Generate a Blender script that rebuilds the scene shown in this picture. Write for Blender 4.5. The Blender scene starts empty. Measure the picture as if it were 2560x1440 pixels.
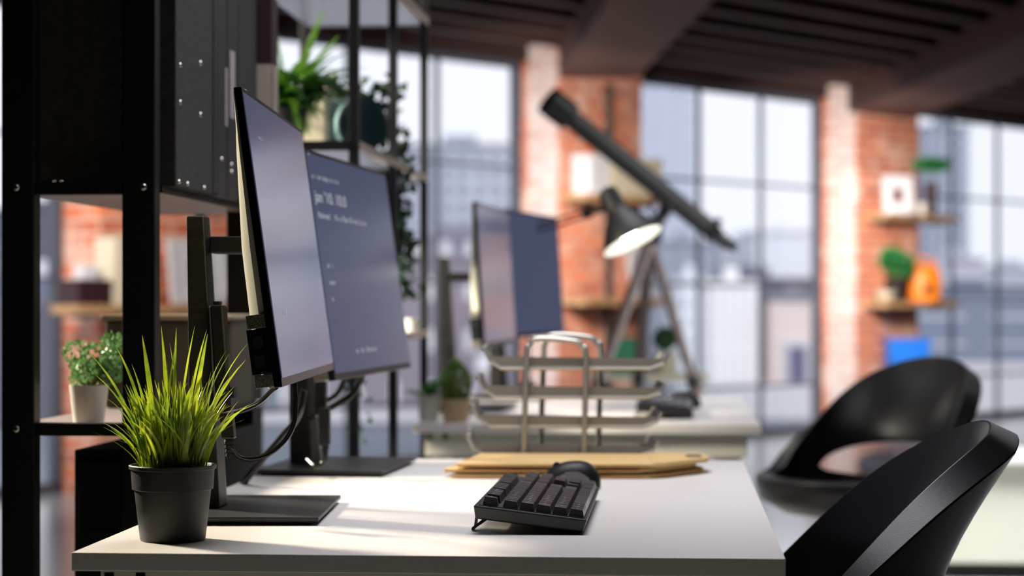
import bpy, bmesh, math, random
from mathutils import Vector, Matrix, Euler
R = random.Random(7)
PI = math.pi
rad = math.radians
C = bpy.context.scene.collection
F = 5500.0            # focal length in pixels of the 2560 px wide frame
CZ = 1.007            # camera height
YAW = rad(-4.21)      # desks, racks and monitors share this bearing

def at(px, py, d):
    "point seen at a pixel of the photograph, d metres into the room"
    return Vector((d*(px-1280)/F, d, CZ + d*(751-py)/F))

# ------------------------------------------------------------------ materials
def nt(m):
    m.use_nodes = True
    return m.node_tree.nodes, m.node_tree.links

def mat(name, col, rough=0.5, metal=0.0, var=0.0, scale=20.0, bump=0.0, bscale=200.0, spec=0.5, emit=None, estr=0.0, col2=None, stretch=(1,1,1), coat=0.0, trans=0.0):
    m = bpy.data.materials.new(name)
    N, L = nt(m)
    b = N['Principled BSDF']
    b.inputs['Base Color'].default_value = (*col, 1)
    b.inputs['Roughness'].default_value = rough
    b.inputs['Metallic'].default_value = metal
    b.inputs['Specular IOR Level'].default_value = spec
    b.inputs['Coat Weight'].default_value = coat
    tc = N.new('ShaderNodeTexCoord'); mp = N.new('ShaderNodeMapping')
    mp.inputs['Scale'].default_value = stretch
    L.new(tc.outputs['Object'], mp.inputs['Vector'])
    if True:
        n = N.new('ShaderNodeTexNoise'); n.inputs['Scale'].default_value = scale; n.inputs['Detail'].default_value = 5
        L.new(mp.outputs[0], n.inputs['Vector'])
        r = N.new('ShaderNodeValToRGB')
        c2 = col2 or tuple(max(0, c*(1-max(var, .03))) for c in col)
        r.color_ramp.elements[0].position = .35; r.color_ramp.elements[1].position = .65
        r.color_ramp.elements[0].color = (*col, 1); r.color_ramp.elements[1].color = (*c2, 1)
        L.new(n.outputs['Fac'], r.inputs['Fac']); L.new(r.outputs[0], b.inputs['Base Color'])
    if bump:
        n2 = N.new('ShaderNodeTexNoise'); n2.inputs['Scale'].default_value = bscale; n2.inputs['Detail'].default_value = 4
        L.new(mp.outputs[0], n2.inputs['Vector'])
        bp = N.new('ShaderNodeBump'); bp.inputs['Strength'].default_value = bump; bp.inputs['Distance'].default_value = .002
        L.new(n2.outputs['Fac'], bp.inputs['Height']); L.new(bp.outputs[0], b.inputs['Normal'])
    if emit:
        b.inputs['Emission Color'].default_value = (*emit, 1); b.inputs['Emission Strength'].default_value = estr
    if trans:
        t = N.new('ShaderNodeBsdfTranslucent'); mx = N.new('ShaderNodeMixShader'); mx.inputs[0].default_value = trans
        L.new(r.outputs[0], t.inputs['Color'])
        out = N['Material Output']
        L.new(b.outputs[0], mx.inputs[1]); L.new(t.outputs[0], mx.inputs[2]); L.new(mx.outputs[0], out.inputs['Surface'])
    return m

def brick_mat(name, c1, c2, mortar, w=.22, h=.07, ms=.012, patch=None):
    m = bpy.data.materials.new(name); N, L = nt(m); b = N['Principled BSDF']; b.inputs['Roughness'].default_value = .85
    tc = N.new('ShaderNodeTexCoord'); sp = N.new('ShaderNodeSeparateXYZ'); ad = N.new('ShaderNodeMath'); cb = N.new('ShaderNodeCombineXYZ')
    L.new(tc.outputs['Object'], sp.inputs[0]); L.new(sp.outputs[0], ad.inputs[0]); L.new(sp.outputs[1], ad.inputs[1])
    L.new(ad.outputs[0], cb.inputs[0]); L.new(sp.outputs[2], cb.inputs[1])
    bt = N.new('ShaderNodeTexBrick'); bt.inputs['Scale'].default_value = 1
    bt.inputs['Brick Width'].default_value = w; bt.inputs['Row Height'].default_value = h; bt.inputs['Mortar Size'].default_value = ms
    bt.inputs['Color1'].default_value = (*c1, 1); bt.inputs['Color2'].default_value = (*c2, 1); bt.inputs['Mortar'].default_value = (*mortar, 1)
    bt.inputs['Bias'].default_value = 0
    L.new(cb.outputs[0], bt.inputs['Vector'])
    src = bt.outputs['Color']
    if patch:
        n = N.new('ShaderNodeTexNoise'); n.inputs['Scale'].default_value = 3.5; n.inputs['Detail'].default_value = 4
        L.new(cb.outputs[0], n.inputs['Vector'])
        r = N.new('ShaderNodeValToRGB'); r.color_ramp.elements[0].position = .5; r.color_ramp.elements[1].position = .68
        L.new(n.outputs['Fac'], r.inputs[0])
        mx = N.new('ShaderNodeMix'); mx.data_type = 'RGBA'
        L.new(r.outputs[0], mx.inputs['Factor']); L.new(src, mx.inputs['A']); mx.inputs['B'].default_value = (*patch, 1)
        src = mx.outputs['Result']
    L.new(src, b.inputs['Base Color'])
    bp = N.new('ShaderNodeBump'); bp.inputs['Distance'].default_value = .01; bp.inputs['Strength'].default_value = .6
    L.new(bt.outputs['Fac'], bp.inputs['Height']); bp.invert = True
    L.new(bp.outputs[0], b.inputs['Normal'])
    return m

def facade(name, wall, win, w, h, gap, off=0.0):
    m = bpy.data.materials.new(name); N, L = nt(m); b = N['Principled BSDF']; b.inputs['Roughness'].default_value = .7
    tc = N.new('ShaderNodeTexCoord'); sp = N.new('ShaderNodeSeparateXYZ'); ad = N.new('ShaderNodeMath'); cb = N.new('ShaderNodeCombineXYZ')
    L.new(tc.outputs['Object'], sp.inputs[0]); L.new(sp.outputs[0], ad.inputs[0]); L.new(sp.outputs[1], ad.inputs[1])
    L.new(ad.outputs[0], cb.inputs[0]); L.new(sp.outputs[2], cb.inputs[1])
    bt = N.new('ShaderNodeTexBrick'); bt.inputs['Scale'].default_value = 1; bt.offset = off
    bt.inputs['Brick Width'].default_value = w; bt.inputs['Row Height'].default_value = h; bt.inputs['Mortar Size'].default_value = gap
    bt.inputs['Mortar Smooth'].default_value = 0
    bt.inputs['Color1'].default_value = (*win, 1); bt.inputs['Color2'].default_value = (*[c*.85 for c in win], 1); bt.inputs['Mortar'].default_value = (*wall, 1)
    L.new(cb.outputs[0], bt.inputs['Vector']); L.new(bt.outputs['Color'], b.inputs['Base Color'])
    return m

def glass_mat(name, tint=(1, 1, 1), refl=.015, rough=0.0):
    m = bpy.data.materials.new(name); N, L = nt(m)
    for n in list(N):
        if n.type == 'BSDF_PRINCIPLED': N.remove(n)
    t = N.new('ShaderNodeBsdfTransparent'); t.inputs[0].default_value = (*tint, 1)
    g = N.new('ShaderNodeBsdfGlossy'); g.inputs['Roughness'].default_value = rough
    lw = N.new('ShaderNodeLayerWeight'); pw = N.new('ShaderNodeMath'); pw.operation = 'POWER'; pw.inputs[1].default_value = 4
    fr = N.new('ShaderNodeMath'); fr.operation = 'MULTIPLY_ADD'; fr.inputs[1].default_value = .35; fr.inputs[2].default_value = refl
    L.new(lw.outputs['Facing'], pw.inputs[0]); L.new(pw.outputs[0], fr.inputs[0])
    mx = N.new('ShaderNodeMixShader')
    L.new(fr.outputs[0], mx.inputs[0]); L.new(t.outputs[0], mx.inputs[1]); L.new(g.outputs[0], mx.inputs[2])
    L.new(mx.outputs[0], N['Material Output'].inputs['Surface'])
    return m

M = {}
M['desk'] = mat('white_laminate', (.74, .71, .67), .36, var=.02, scale=3)
M['deskframe'] = mat('cream_steel', (.62, .60, .50), .45)
M['black'] = mat('black_plastic', (.006, .006, .006), .40, bump=.05)
M['blackmatte'] = mat('black_matte', (.006, .006, .006), .7, bump=.1)
M['blackmetal'] = mat('black_powder_steel', (.004, .004, .0045), .5, spec=.25)
M['rackmetal'] = mat('thin_black_steel', (.008, .008, .01), .45, spec=.4)
M['chair'] = mat('black_shell', (.006, .006, .007), .34, bump=.07, bscale=900, spec=.4)
M['pot'] = mat('charcoal_pot', (.014, .014, .014), .5, bump=.3, bscale=900)
M['potsoil'] = mat('dark_soil', (.02, .014, .008), .95, bump=.8)
M['grass'] = mat('grass_blade', (.50, .56, .025), .34, col2=(.13, .24, .015), scale=25, trans=.48)
M['herb'] = mat('herb_leaf', (.09, .24, .05), .35, col2=(.22, .42, .16), scale=60, trans=.3)
M['leaf'] = mat('dark_leaf', (.02, .09, .015), .4, col2=(.05, .17, .03), scale=30, trans=.25)
M['ivy'] = mat('ivy_leaf', (.004, .022, .006), .45, col2=(.01, .05, .015), scale=30, trans=.2)
M['fern'] = mat('fern_leaf', (.04, .15, .008), .5, col2=(.13, .28, .02), scale=12, trans=.45)
M['topiary'] = mat('topiary_leaf', (.08, .17, .02), .45, col2=(.20, .32, .06), scale=60, trans=.2)
M['stem'] = mat('plant_stem', (.10, .13, .04), .6)
M['whitepot'] = mat('white_ceramic', (.70, .68, .60), .35)
M['tanpot'] = mat('tan_clay', (.52, .38, .22), .6)
M['screen'] = mat('screen_glass', (.010, .011, .016), .16, spec=.75, emit=(.17, .21, .38), estr=.32)
M['bezel'] = mat('gloss_black_bezel', (.004, .004, .005), .3)
M['shell'] = mat('grey_cream_monitor_shell', (.55, .53, .43), .35)
M['speckle'] = mat('speckled_metal', (.52, .49, .40), .35, metal=.6, col2=(.08, .07, .06), scale=900)
M['text'] = mat('screen_text', (.3, .3, .3), .6, emit=(.75, .75, .85), estr=.30)
M['port'] = mat('port_blue_black', (.02, .03, .035), .3)
M['stand'] = mat('black_stand', (.008, .008, .008), .42, bump=.15, bscale=500, col2=(.020, .018, .017), scale=90, stretch=(.15, 1, 1))
M['cable'] = mat('black_cable', (.01, .01, .01), .22)
M['key'] = mat('keycap', (.050, .044, .052), .22, bump=.12, bscale=900)
M['legend'] = mat('key_legend', (.5, .48, .5), .5)
M['kbody'] = mat('keyboard_case', (.010, .012, .011), .4)
M['grip'] = brick_mat('mouse_grip_grid', (.05, .05, .05), (.045, .045, .045), (.20, .20, .19), .0045, .004, .0011)
M['manila'] = mat('manila_paper', (.66, .46, .20), .6, col2=(.60, .40, .16), scale=8)
M['manilaedge'] = mat('manila_edge', (.50, .26, .06), .6)
M['tray'] = mat('tray_steel', (.62, .60, .54), .38, metal=.75)
M['traymesh'] = mat('tray_mesh_steel', (.30, .285, .25), .5, metal=.2)
M['paper'] = mat('white_paper', (.72, .72, .72), .6)
M['boxfelt'] = mat('dark_felt_board', (.013, .013, .012), .95, col2=(.026, .025, .022), scale=70, bump=.3)
M['stud'] = mat('silver_stud', (.75, .73, .65), .22, metal=1)
M['label'] = mat('label_paper_lilac', (.38, .34, .36), .5)
M['binder'] = mat('black_binder', (.010, .010, .012), .5)
M['maroon'] = mat('maroon_cover', (.03, .008, .012), .5)
M['beige'] = mat('beige_card', (.42, .35, .29), .6)
M['crate'] = mat('olive_crate', (.060, .050, .028), .6)
M['craterim'] = mat('crate_rim', (.30, .24, .16), .5)
M['cabinet'] = mat('black_cabinet', (.004, .004, .004), .6, spec=.2)
M['board'] = mat('shelf_board', (.30, .25, .25), .4)
M['whiteshelf'] = mat('white_gloss_shelf', (.72, .76, .88), .22)
M['cream'] = mat('cream_ceramic', (.62, .56, .42), .4)
M['teal'] = mat('light_teal', (.24, .40, .40), .4)
M['tealdark'] = mat('dark_teal', (.006, .028, .034), .45)
M['lampblack'] = mat('lamp_black', (.005, .005, .005), .5, spec=.3)
M['lampwhite'] = mat('lamp_white_inside', (.85, .85, .8), .4)
M['bulb'] = mat('glowing_bulb', (1, 1, 1), .4, emit=(1, .97, .88), estr=9)
M['scope'] = mat('telescope_tube', (.030, .027, .027), .45)
M['scopeblack'] = mat('telescope_black', (.008, .008, .008), .4)
M['woodleg'] = mat('tripod_wood', (.15, .105, .095), .5, var=.3, scale=8, stretch=(6, 6, 1))
M['shelfwood'] = mat('shelf_wood', (.50, .30, .15), .55, var=.35, scale=5, stretch=(1, 8, 8))
M['brick'] = brick_mat('red_brick', (.74, .20, .085), (.42, .08, .035), (.62, .38, .28), .24, .075, .012, patch=(.74, .48, .38))
M['bricklit'] = brick_mat('window_lit_brick', (.52, .38, .35), (.46, .27, .23), (.58, .51, .49), .24, .075, .014, patch=(.60, .53, .52))  # paler brick: strong window light painted into the pilaster side faces
M['brickdark'] = brick_mat('dark_wall_brick', (.10, .045, .03), (.07, .03, .02), (.08, .06, .05))  # darker brick for the side and back walls
M['frame'] = mat('window_steel', (.055, .065, .09), .5)
M['glass'] = glass_mat('window_glass')
M['ceil'] = mat('ceiling_boards', (.050, .020, .015), .75, col2=(.030, .013, .011), scale=2, stretch=(.3, 6, 6))
M['joist'] = mat('ceiling_joist', (.050, .019, .012), .7, var=.3, scale=3, stretch=(.3, 6, 6))
M['beam'] = mat('brown_beam', (.075, .024, .015), .65, var=.2, scale=3, stretch=(6, .3, 6))
M['lintel'] = mat('dark_lintel', (.030, .012, .012), .8)
M['floor'] = mat('polished_floor', (.42, .43, .44), .22, col2=(.36, .37, .37), scale=.8)
M['green'] = mat('green_leafy', (.01, .22, .04), .5, col2=(.015, .10, .03), scale=20)
M['orange'] = mat('orange_plastic', (.90, .24, .01), .45)
M['yellow'] = mat('orange_book', (.85, .42, .12), .5)
M['blue'] = mat('blue_plastic', (.01, .18, .75), .45)
M['white'] = mat('white_paint', (.60, .60, .64), .4)
M['greenbag'] = mat('green_bag', (.03, .24, .12), .6)
M['basket'] = mat('tan_basket', (.52, .27, .12), .7, var=.3, scale=40)
M['greycloth'] = mat('grey_cloth', (.38, .39, .46), .7)
M['pic'] = mat('dark_red_picture', (.20, .03, .03), .5, col2=(.03, .03, .06), scale=30)

# ------------------------------------------------------------------ mesh building
class MB:
    def __init__(s): s.v = []; s.f = []; s.m = []; s.mi = 0
    def add(s, vs, fs):
        k = len(s.v); s.v += [tuple(v) for v in vs]; s.f += [tuple(i+k for i in f) for f in fs]; s.m += [s.mi]*len(fs); return s
    def box(s, x0, x1, y0, y1, z0, z1):
        return s.add([(x, y, z) for x in (x0, x1) for y in (y0, y1) for z in (z0, z1)],
                     [(0, 1, 3, 2), (4, 6, 7, 5), (0, 4, 5, 1), (2, 3, 7, 6), (0, 2, 6, 4), (1, 5, 7, 3)])
    def hexa(s, bot, top):
        n = len(bot)
        return s.add(list(bot)+list(top), [tuple(range(n))[::-1], tuple(range(n, 2*n))]+[(i, (i+1) % n, n+(i+1) % n, n+i) for i in range(n)])
    def lathe(s, prof, n=40, c=(0, 0, 0), sx=1, sy=1):
        vs = []; fs = []
        for r, z in prof:
            for k in range(n):
                a = 2*PI*k/n; vs.append((c[0]+r*sx*math.cos(a), c[1]+r*sy*math.sin(a), c[2]+z))
        for j in range(len(prof)-1):
            for k in range(n):
                a, b = j*n+k, j*n+(k+1) % n; fs.append((a, b, b+n, a+n))
        if prof[0][0] > 1e-5: fs.append(tuple(range(n))[::-1])
        if prof[-1][0] > 1e-5: fs.append(tuple(range((len(prof)-1)*n, len(prof)*n)))
        return s.add(vs, fs)
    def tube(s, pts, r, n=10, close=False, flat=1.0):
        pts = [Vector(p) for p in pts]; m = len(pts); vs = []; fs = []
        rr = r if isinstance(r, (list, tuple)) else [r]*m
        up = Vector((0, 0, 1)); prev = None
        for i, p in enumerate(pts):
            t = (pts[(i+1) % m]-pts[i-1]) if close else (pts[min(i+1, m-1)]-pts[max(i-1, 0)])
            t.normalize()
            if prev is None:
                a = t.cross(up)
                if a.length < 1e-3: a = t.cross(Vector((1, 0, 0)))
            else:
                a = prev - t*prev.dot(t)
            a.normalize(); prev = a; b = t.cross(a)
            for k in range(n):
                w = 2*PI*k/n; vs.append(p+rr[i]*(a*math.cos(w)+b*math.sin(w)*flat))
        for i in range(m if close else m-1):
            for k in range(n):
                j = (i+1) % m; fs.append((i*n+k, i*n+(k+1) % n, j*n+(k+1) % n, j*n+k))
        if not close: fs += [tuple(range(n))[::-1], tuple(range((m-1)*n, m*n))]
        return s.add(vs, fs)
    def xf(s, mt, k=0):
        s.v = s.v[:k]+[tuple(mt @ Vector(v)) for v in s.v[k:]]; return s

def part(name, mb, m, parent=None, smooth=False, bevel=0, seg=2, sub=0, loc=None):
    me = bpy.data.meshes.new(name); me.from_pydata(mb.v, [], mb.f)
    for x in (m if isinstance(m, (list, tuple)) else [m]): me.materials.append(x)
    me.polygons.foreach_set('material_index', mb.m)
    bm = bmesh.new(); bm.from_mesh(me); bmesh.ops.recalc_face_normals(bm, faces=bm.faces); bm.to_mesh(me); bm.free()
    o = bpy.data.objects.new(name, me); C.objects.link(o)
    if smooth:
        me.polygons.foreach_set('use_smooth', [True]*len(me.polygons))
        me.set_sharp_from_angle(angle=rad(38))
    if bevel:
        b = o.modifiers.new('b', 'BEVEL'); b.width = bevel; b.segments = seg; b.limit_method = 'ANGLE'; b.angle_limit = rad(40)
    if sub:
        u = o.modifiers.new('s', 'SUBSURF'); u.levels = sub; u.render_levels = sub
    if parent: o.parent = parent
    if loc: o.location = loc
    return o

def tag(o, label, cat, group=None):
    o['label'] = label; o['category'] = cat
    if group: o['group'] = group
    return o
def thing(name, label, cat, loc=(0, 0, 0), rz=0.0, group=None):
    o = bpy.data.objects.new(name, None); C.objects.link(o); o.empty_display_size = .05
    o.location = loc; o.rotation_euler = (0, 0, rz)
    return tag(o, label, cat, group)
def struct(o): o['kind'] = 'structure'; return o
KIDS = {}
def kids(o): return [c for c in bpy.data.objects if c.parent == o]
def copy_tree(o, parent=None):
    c = o.copy(); C.objects.link(c)
    if parent: c.parent = parent
    for ch in kids(o): copy_tree(ch, c)
    return c
def spline(P, n=12):
    P = [Vector(p) for p in P]; Q = [P[0]*2-P[1]]+P+[P[-1]*2-P[-2]]; out = []
    for i in range(1, len(Q)-2):
        for k in range(n):
            t = k/n; a, b, c, d = Q[i-1:i+3]
            out.append(.5*((2*b)+(c-a)*t+(2*a-5*b+4*c-d)*t*t+(3*b-a-3*c+d)*t**3))
    return out+[P[-1]]

# ------------------------------------------------------------------ camera
cam = bpy.data.cameras.new('camera'); co = bpy.data.objects.new('camera', cam); C.objects.link(co)
co.location = (0, 0, CZ); co.rotation_euler = (PI/2, 0, 0)
cam.sensor_width = 36; cam.lens = F/2560*36; cam.shift_y = 31/2560
cam.clip_start = .05; cam.clip_end = 3000
cam.dof.use_dof = True; cam.dof.focus_distance = 2.52; cam.dof.aperture_fstop = 4.2
bpy.context.scene.camera = co

# ------------------------------------------------------------------ the building
W0 = Vector((0, 14, 0)); WD = Vector((.661, .750, 0)).normalized(); WN = Vector((WD.y, -WD.x, 0))  # window wall line, towards the room
WROT = math.atan2(WD.y, WD.x)
CEIL = 2.66; TOP = 2.54
def wl(s, t=0, z=0): return W0+WD*s+WN*t+Vector((0, 0, z))
def wallobj(name, mb, m, **k):
    o = part(name, mb, m, **k); o.location = W0; o.rotation_euler = (0, 0, WROT); return o   # local x = along the wall, -y = into the room
def poly(name, pts, z0, z1, m):
    b = MB(); b.hexa([(p[0], p[1], z0) for p in pts], [(p[0], p[1], z1) for p in pts]); return part(name, b, m)
pa, pb = wl(-9), wl(10.5)
room = [(pa.x, pa.y), (pb.x, pb.y), (pb.x, -2.5), (pa.x, -2.5)][::-1]
struct(poly('floor', room, -.1, 0, M['floor']))
struct(poly('ceiling', room, CEIL, CEIL+.15, M['ceil']))
b = MB(); b.box(pa.x-.2, pa.x, -2.5, pa.y, 0, CEIL); struct(part('wall_left', b, M['brickdark']))
b = MB(); b.box(pb.x, pb.x+.2, -2.5, pb.y, 0, CEIL); struct(part('wall_right', b, M['brickdark']))
b = MB(); b.box(pa.x-.2, pb.x+.2, -2.7, -2.5, 0, CEIL); struct(part('wall_back', b, M['brickdark']))
# window wall: four windows between brick piers
piers = [(-9, -5.96, None), (-3.47, -2.2, 1.05), (.155, 1.335, .86), (3.63, 4.85, .90), (7.145, 10.5, None)]
names = ['corner', 'shelf', 'telescope', 'plant', 'far']
for i, (a, c, pw) in enumerate(piers):
    b = MB(); b.box(a, c, 0, .13, 0, TOP); 
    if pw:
        q = MB(); q.box(a, a+pw, -.25, -.0005, 0, CEIL-.02); q.m[0] = 0 if i == 1 else 1; struct(wallobj('wall_pilaster_%d' % (i+1), q, [M['brick'], M['bricklit']]))
    struct(wallobj('wall_pier_%d' % (i+1), b, M['brick']))
b = MB(); b.box(-9, 10.5, 0, .13, TOP, CEIL+.1); struct(wallobj('wall_lintel', b, M['lintel']))
wins = [(-5.96, -3.47), (-2.2, .155), (1.335, 3.63), (4.85, 7.145)]
for i, (a, c) in enumerate(wins):
    o = bpy.data.objects.new('window_%d' % (i+1), None); C.objects.link(o); o.location = W0; o.rotation_euler = (0, 0, WROT); struct(o)
    fr = MB(); w = .020
    fr.box(a, a+.045, .05, .12, 0, TOP); fr.box(c-.045, c, .05, .12, 0, TOP)
    fr.box(a, c, .05, .12, TOP-.04, TOP); fr.box(a, c, .05, .12, 0, .06)
    p = part('window_frame', fr, M['frame'], o)
    for k in (1, 2):
        x = c-.765*k; g = MB(); g.box(x-w/2-.003, x+w/2+.003, .070, .100, .06, TOP-.04); part('mullion', g, M['frame'], o)
    for z in (1.861, 1.118, .375):
        g = MB(); g.box(a+.045, c-.045, .072, .098, z-w/2, z+w/2); part('mullion', g, M['frame'], o)
    g = MB(); g.box(a+.045, c-.045, .082, .088, .06, TOP-.04); part('window_glass', g, M['glass'], o)
# ceiling boards run along the wall, heavy beams cross towards the piers
for k in range(26):
    t = .35+k*.42
    b = MB(); b.box(-9+t*.9 if t < 9 else 0, 10.4, -t-.11, -t, CEIL-.07, CEIL+.01)
    o = wallobj('trim_%d' % (k+1), b, M['joist']); struct(o)
bd = Vector((-.042, 1, 0))
for k, (x, w, y1) in enumerate(((.45, .50, 14.0), (2.80, .60, 17.2), (-1.95, .5, 11.2))):
    b = MB(); P = []
    for y in (-2.4, y1):
        X = x+bd.x*(y-10.3)
        P += [(X, y), (X+w, y)]
    q = [P[0], P[1], P[3], P[2]]
    b.hexa([(*p, 2.42) for p in q], [(*p, CEIL) for p in q])
    struct(part('trim_%d' % (40+k), b, M['beam']))
# dark service pipe up the telescope pier
b = MB(); p = wl(.62, .285); b.tube([(p.x, p.y, .02), (p.x, p.y, 2.41)], .022, 14)
tag(part('pipe', b, M['scopeblack'], smooth=True), 'thin dark vertical pipe running up the brick pier behind the telescope', 'pipe')

# wall shelves and what stands on them (local frame of the window wall, t = -y)
def wbox(name, s0, s1, t0, t1, z0, z1, m, label=None, cat=None, bevel=.004, parent=None, group=None):
    o = part(name, MB().box(s0, s1, -t1, -t0, z0, z1), m, parent, bevel=bevel)
    if not parent:
        o.location = W0; o.rotation_euler = (0, 0, WROT)
        if label: tag(o, label, cat, group)
    return o
G = 'wooden wall shelves on the brick piers'
def wshelf(s0, s1, z, label):
    o = thing('wall_shelf', label, 'shelf', W0, WROT, G)
    part('shelf_board', MB().box(s0, s1, -.47, -.255, z-.045, z), M['shelfwood'], o, bevel=.004)
    for s in (s0+.12, s1-.14):
        part('bracket', MB().box(s, s+.02, -.42, -.2505, z-.065, z-.0455), M['scopeblack'], o)
wshelf(.16, 1.06, 1.68, 'wooden wall shelf with white and cream boxes, upper one behind the telescope')
wshelf(.16, 1.06, 1.02, 'wooden wall shelf behind the far monitor and telescope legs, below the box shelf')
wshelf(3.72, 4.78, 1.665, 'brown wall shelf holding the white picture frame')
wshelf(3.72, 4.78, 1.0, 'brown wall shelf holding the orange lantern and bushy plant')
wshelf(3.72, 4.78, .385, 'low wall shelf holding the blue box')
wshelf(-3.78, -2.5, .985, 'wooden wall shelf seen through the black shelving beneath its upper tier')
def carton(s0, s1, t0, t1, z0, z1, m, label, lid=True):
    o = thing('storage_box', label, 'box', W0, WROT)
    part('body', MB().box(s0, s1, -t1, -t0, z0, z0+(z1-z0)*.8), m, o, bevel=.004)
    part('lid', MB().box(s0-.006, s1+.006, -t1-.006, -t0+.003, z0+(z1-z0)*.8, z1), m, o, bevel=.004)
carton(.235, .42, .30, .45, 1.68, 1.93, M['white'], 'white box on the upper shelf behind the telescope tube')
carton(.435, .98, .30, .45, 1.68, 1.93, M['cream'], 'wide cream box beside the white box behind the telescope')
# picture frame leaning on its shelf
def picture(s, t, z, w, h, label, tilt=.12, m=None, yaw=0):
    o = thing('picture_frame', label, 'picture frame', wl(s, t, z), WROT)
    f = MB(); e = .045
    f.box(-w/2, w/2, -.01, .01, 0, e); f.box(-w/2, w/2, -.01, .01, h-e, h); f.box(-w/2, -w/2+e, -.01, .01, e, h-e); f.box(w/2-e, w/2, -.01, .01, e, h-e)
    o.rotation_euler = (-tilt, 0, WROT)
    part('frame', f, M['white'], o, bevel=.003)
    part('mat_board', MB().box(-w/2+e, w/2-e, .0, .008, e, h-e), M['white'], o)
    part('picture', MB().box(-w*.16, w*.16, -.004, -.0005, h*.28, h*.68), m or M['pic'], o)
    o.rotation_euler = (-tilt, 0, WROT-yaw)
picture(3.96, .42, 1.667, .25, .29, 'white picture frame with a dark red picture on the upper pier shelf', yaw=.62)
picture(.86, .38, 1.022, .24, .34, 'white picture frame on the shelf behind the telescope legs')
picture(-2.92, .40, .99, .40, .34, 'wide white picture frame seen between black shelving posts')
def bush(b, c, rx, rz, n, size, zs=1.0, seed=1, shape='ball'):
    r = random.Random(seed)
    for i in range(n):
        th = r.uniform(0, 2*PI); u = r.uniform(-1, 1); rr = r.uniform(.55, 1)**.5
        if shape == 'cone':
            h = r.random()**1.15; w = rx*(math.sin(PI*min(.93, .22+.78*h)))**.8*rr if h < .5 else rx*(1-((h-.5)/.5)**1.7*.96)*rr
            if h < .5: w = rx*(.72+.28*math.sin(PI*h))*rr
            p = Vector((c[0]+w*math.cos(th), c[1]+w*math.sin(th), c[2]-rz+2*rz*h))
        else:
            q = math.sqrt(1-u*u)*rr; p = Vector((c[0]+rx*q*math.cos(th), c[1]+rx*q*math.sin(th), c[2]+rz*u*rr))
        e = Euler((r.uniform(0, 6), r.uniform(0, 6), r.uniform(0, 6))).to_matrix(); s = size*r.uniform(.7, 1.3)
        b.add([p+e@Vector(v)*s for v in ((-.5, 0, 0), (0, -.28, .06), (.5, 0, 0), (0, .28, .06))], [(0, 1, 2, 3)])
    return b
def potplant(name, label, loc, pr, ph, potm, leafm, rx, rz, zc, n, size, shape='ball', seed=1, saucer=False, group=None, taper=.78):
    o = thing(name, label, 'plant', loc, 0, group)
    part('pot', MB().lathe([(pr*taper, 0), (pr, ph), (pr*.9, ph), (pr*.86, ph-.006), (0, ph-.006)], 36), potm, o, smooth=True)
    part('soil', MB().lathe([(pr*.85, ph-.012), (pr*.5, ph-.003), (0, ph)], 24), M['potsoil'], o, smooth=True)
    fo = MB(); rq = random.Random(seed+50)
    if shape == 'loose':
        for q_ in range(13):
            a_ = rq.uniform(0, 2*PI); d_ = rx*rq.uniform(.25, .72)
            bush(fo, (d_*math.cos(a_), d_*math.sin(a_), zc+rz*rq.uniform(-.55, .65)), rx*.36, rz*.38, n//13, size, seed=seed+q_)
    else: bush(fo, (0, 0, zc), rx, rz, n, size, seed=seed, shape=shape)
    part('foliage', fo, leafm, o)
    st = MB()
    for k in range(7):
        a = k*.9; st.tube([(.004*math.cos(a), .004*math.sin(a), ph-.008), (rx*.45*math.cos(a), rx*.45*math.sin(a), zc)], .0014, 5)
    part('stem', st, M['stem'], o)
    return o
potplant('potted_bush', 'bushy green plant in a black pot beside the orange lantern', wl(4.0, .37, 1.0), .085, .17, M['scopeblack'], M['green'], .16, .14, .29, 600, .05, 'loose', seed=5)
potplant('potted_plant', 'flat-topped green plant at the end of the picture shelf', wl(4.52, .37, 1.665), .05, .26, M['maroon'], M['green'], .15, .05, .40, 260, .06, seed=6)
# orange lantern
o = thing('lantern', 'orange lantern with a dark square window on the pier shelf', 'lantern', wl(4.38, .40, 1.0), WROT-.75)
part('body', MB().lathe([(.12, 0), (.125, .02), (.125, .2), (.10, .255), (.05, .285), (0, .29)], 36, sx=1, sy=.6), M['orange'], o, smooth=True)
part('window_pane', MB().box(-.035, .035, -.085, -.06, .06, .125), M['scopeblack'], o, bevel=.002)
part('vent_hole', MB().lathe([(.014, 0), (.014, .02), (0, .02)], 16).xf(Matrix.Translation((0, -.07, .19)) @ Matrix.Rotation(PI/2, 4, 'X')), M['scopeblack'], o)
part('handle', MB().tube(spline([(-.09, 0, .235), (-.07, 0, .31), (0, 0, .335), (.07, 0, .31), (.09, 0, .235)], 6), .009, 10), M['orange'], o, smooth=True)
# small white cup and cream knob on the picture shelf
tag(part('cup', MB().lathe([(.03, 0), (.04, .09), (.034, .09), (.026, .01), (0, .01)], 24), M['whitepot'], smooth=True, loc=wl(4.3, .42, 1.665)), 'small pale cup beside the framed picture', 'cup')
tag(part('bowl', MB().lathe([(.03, 0), (.07, .03), (.085, .075), (.08, .075), (.06, .03), (0, .012)], 30), M['cream'], smooth=True, loc=wl(3.80, .40, 1.0)), 'cream bowl on the shelf end beside the bushy plant', 'bowl')
# blue box
o = thing('storage_bin', 'bright blue storage bin on the low pier shelf', 'box', wl(4.1, .40, .386), .12)
part('body', MB().hexa([(-.14, -.09, 0), (.14, -.09, 0), (.14, .1, 0), (-.14, .1, 0)], [(-.16, -.1, .3), (.16, -.1, .3), (.16, .11, .3), (-.16, .11, .3)]), M['blue'], o, bevel=.006)
part('rim', MB().box(-.17, .17, -.11, .12, .3005, .33), M['blue'], o, bevel=.005)
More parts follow.
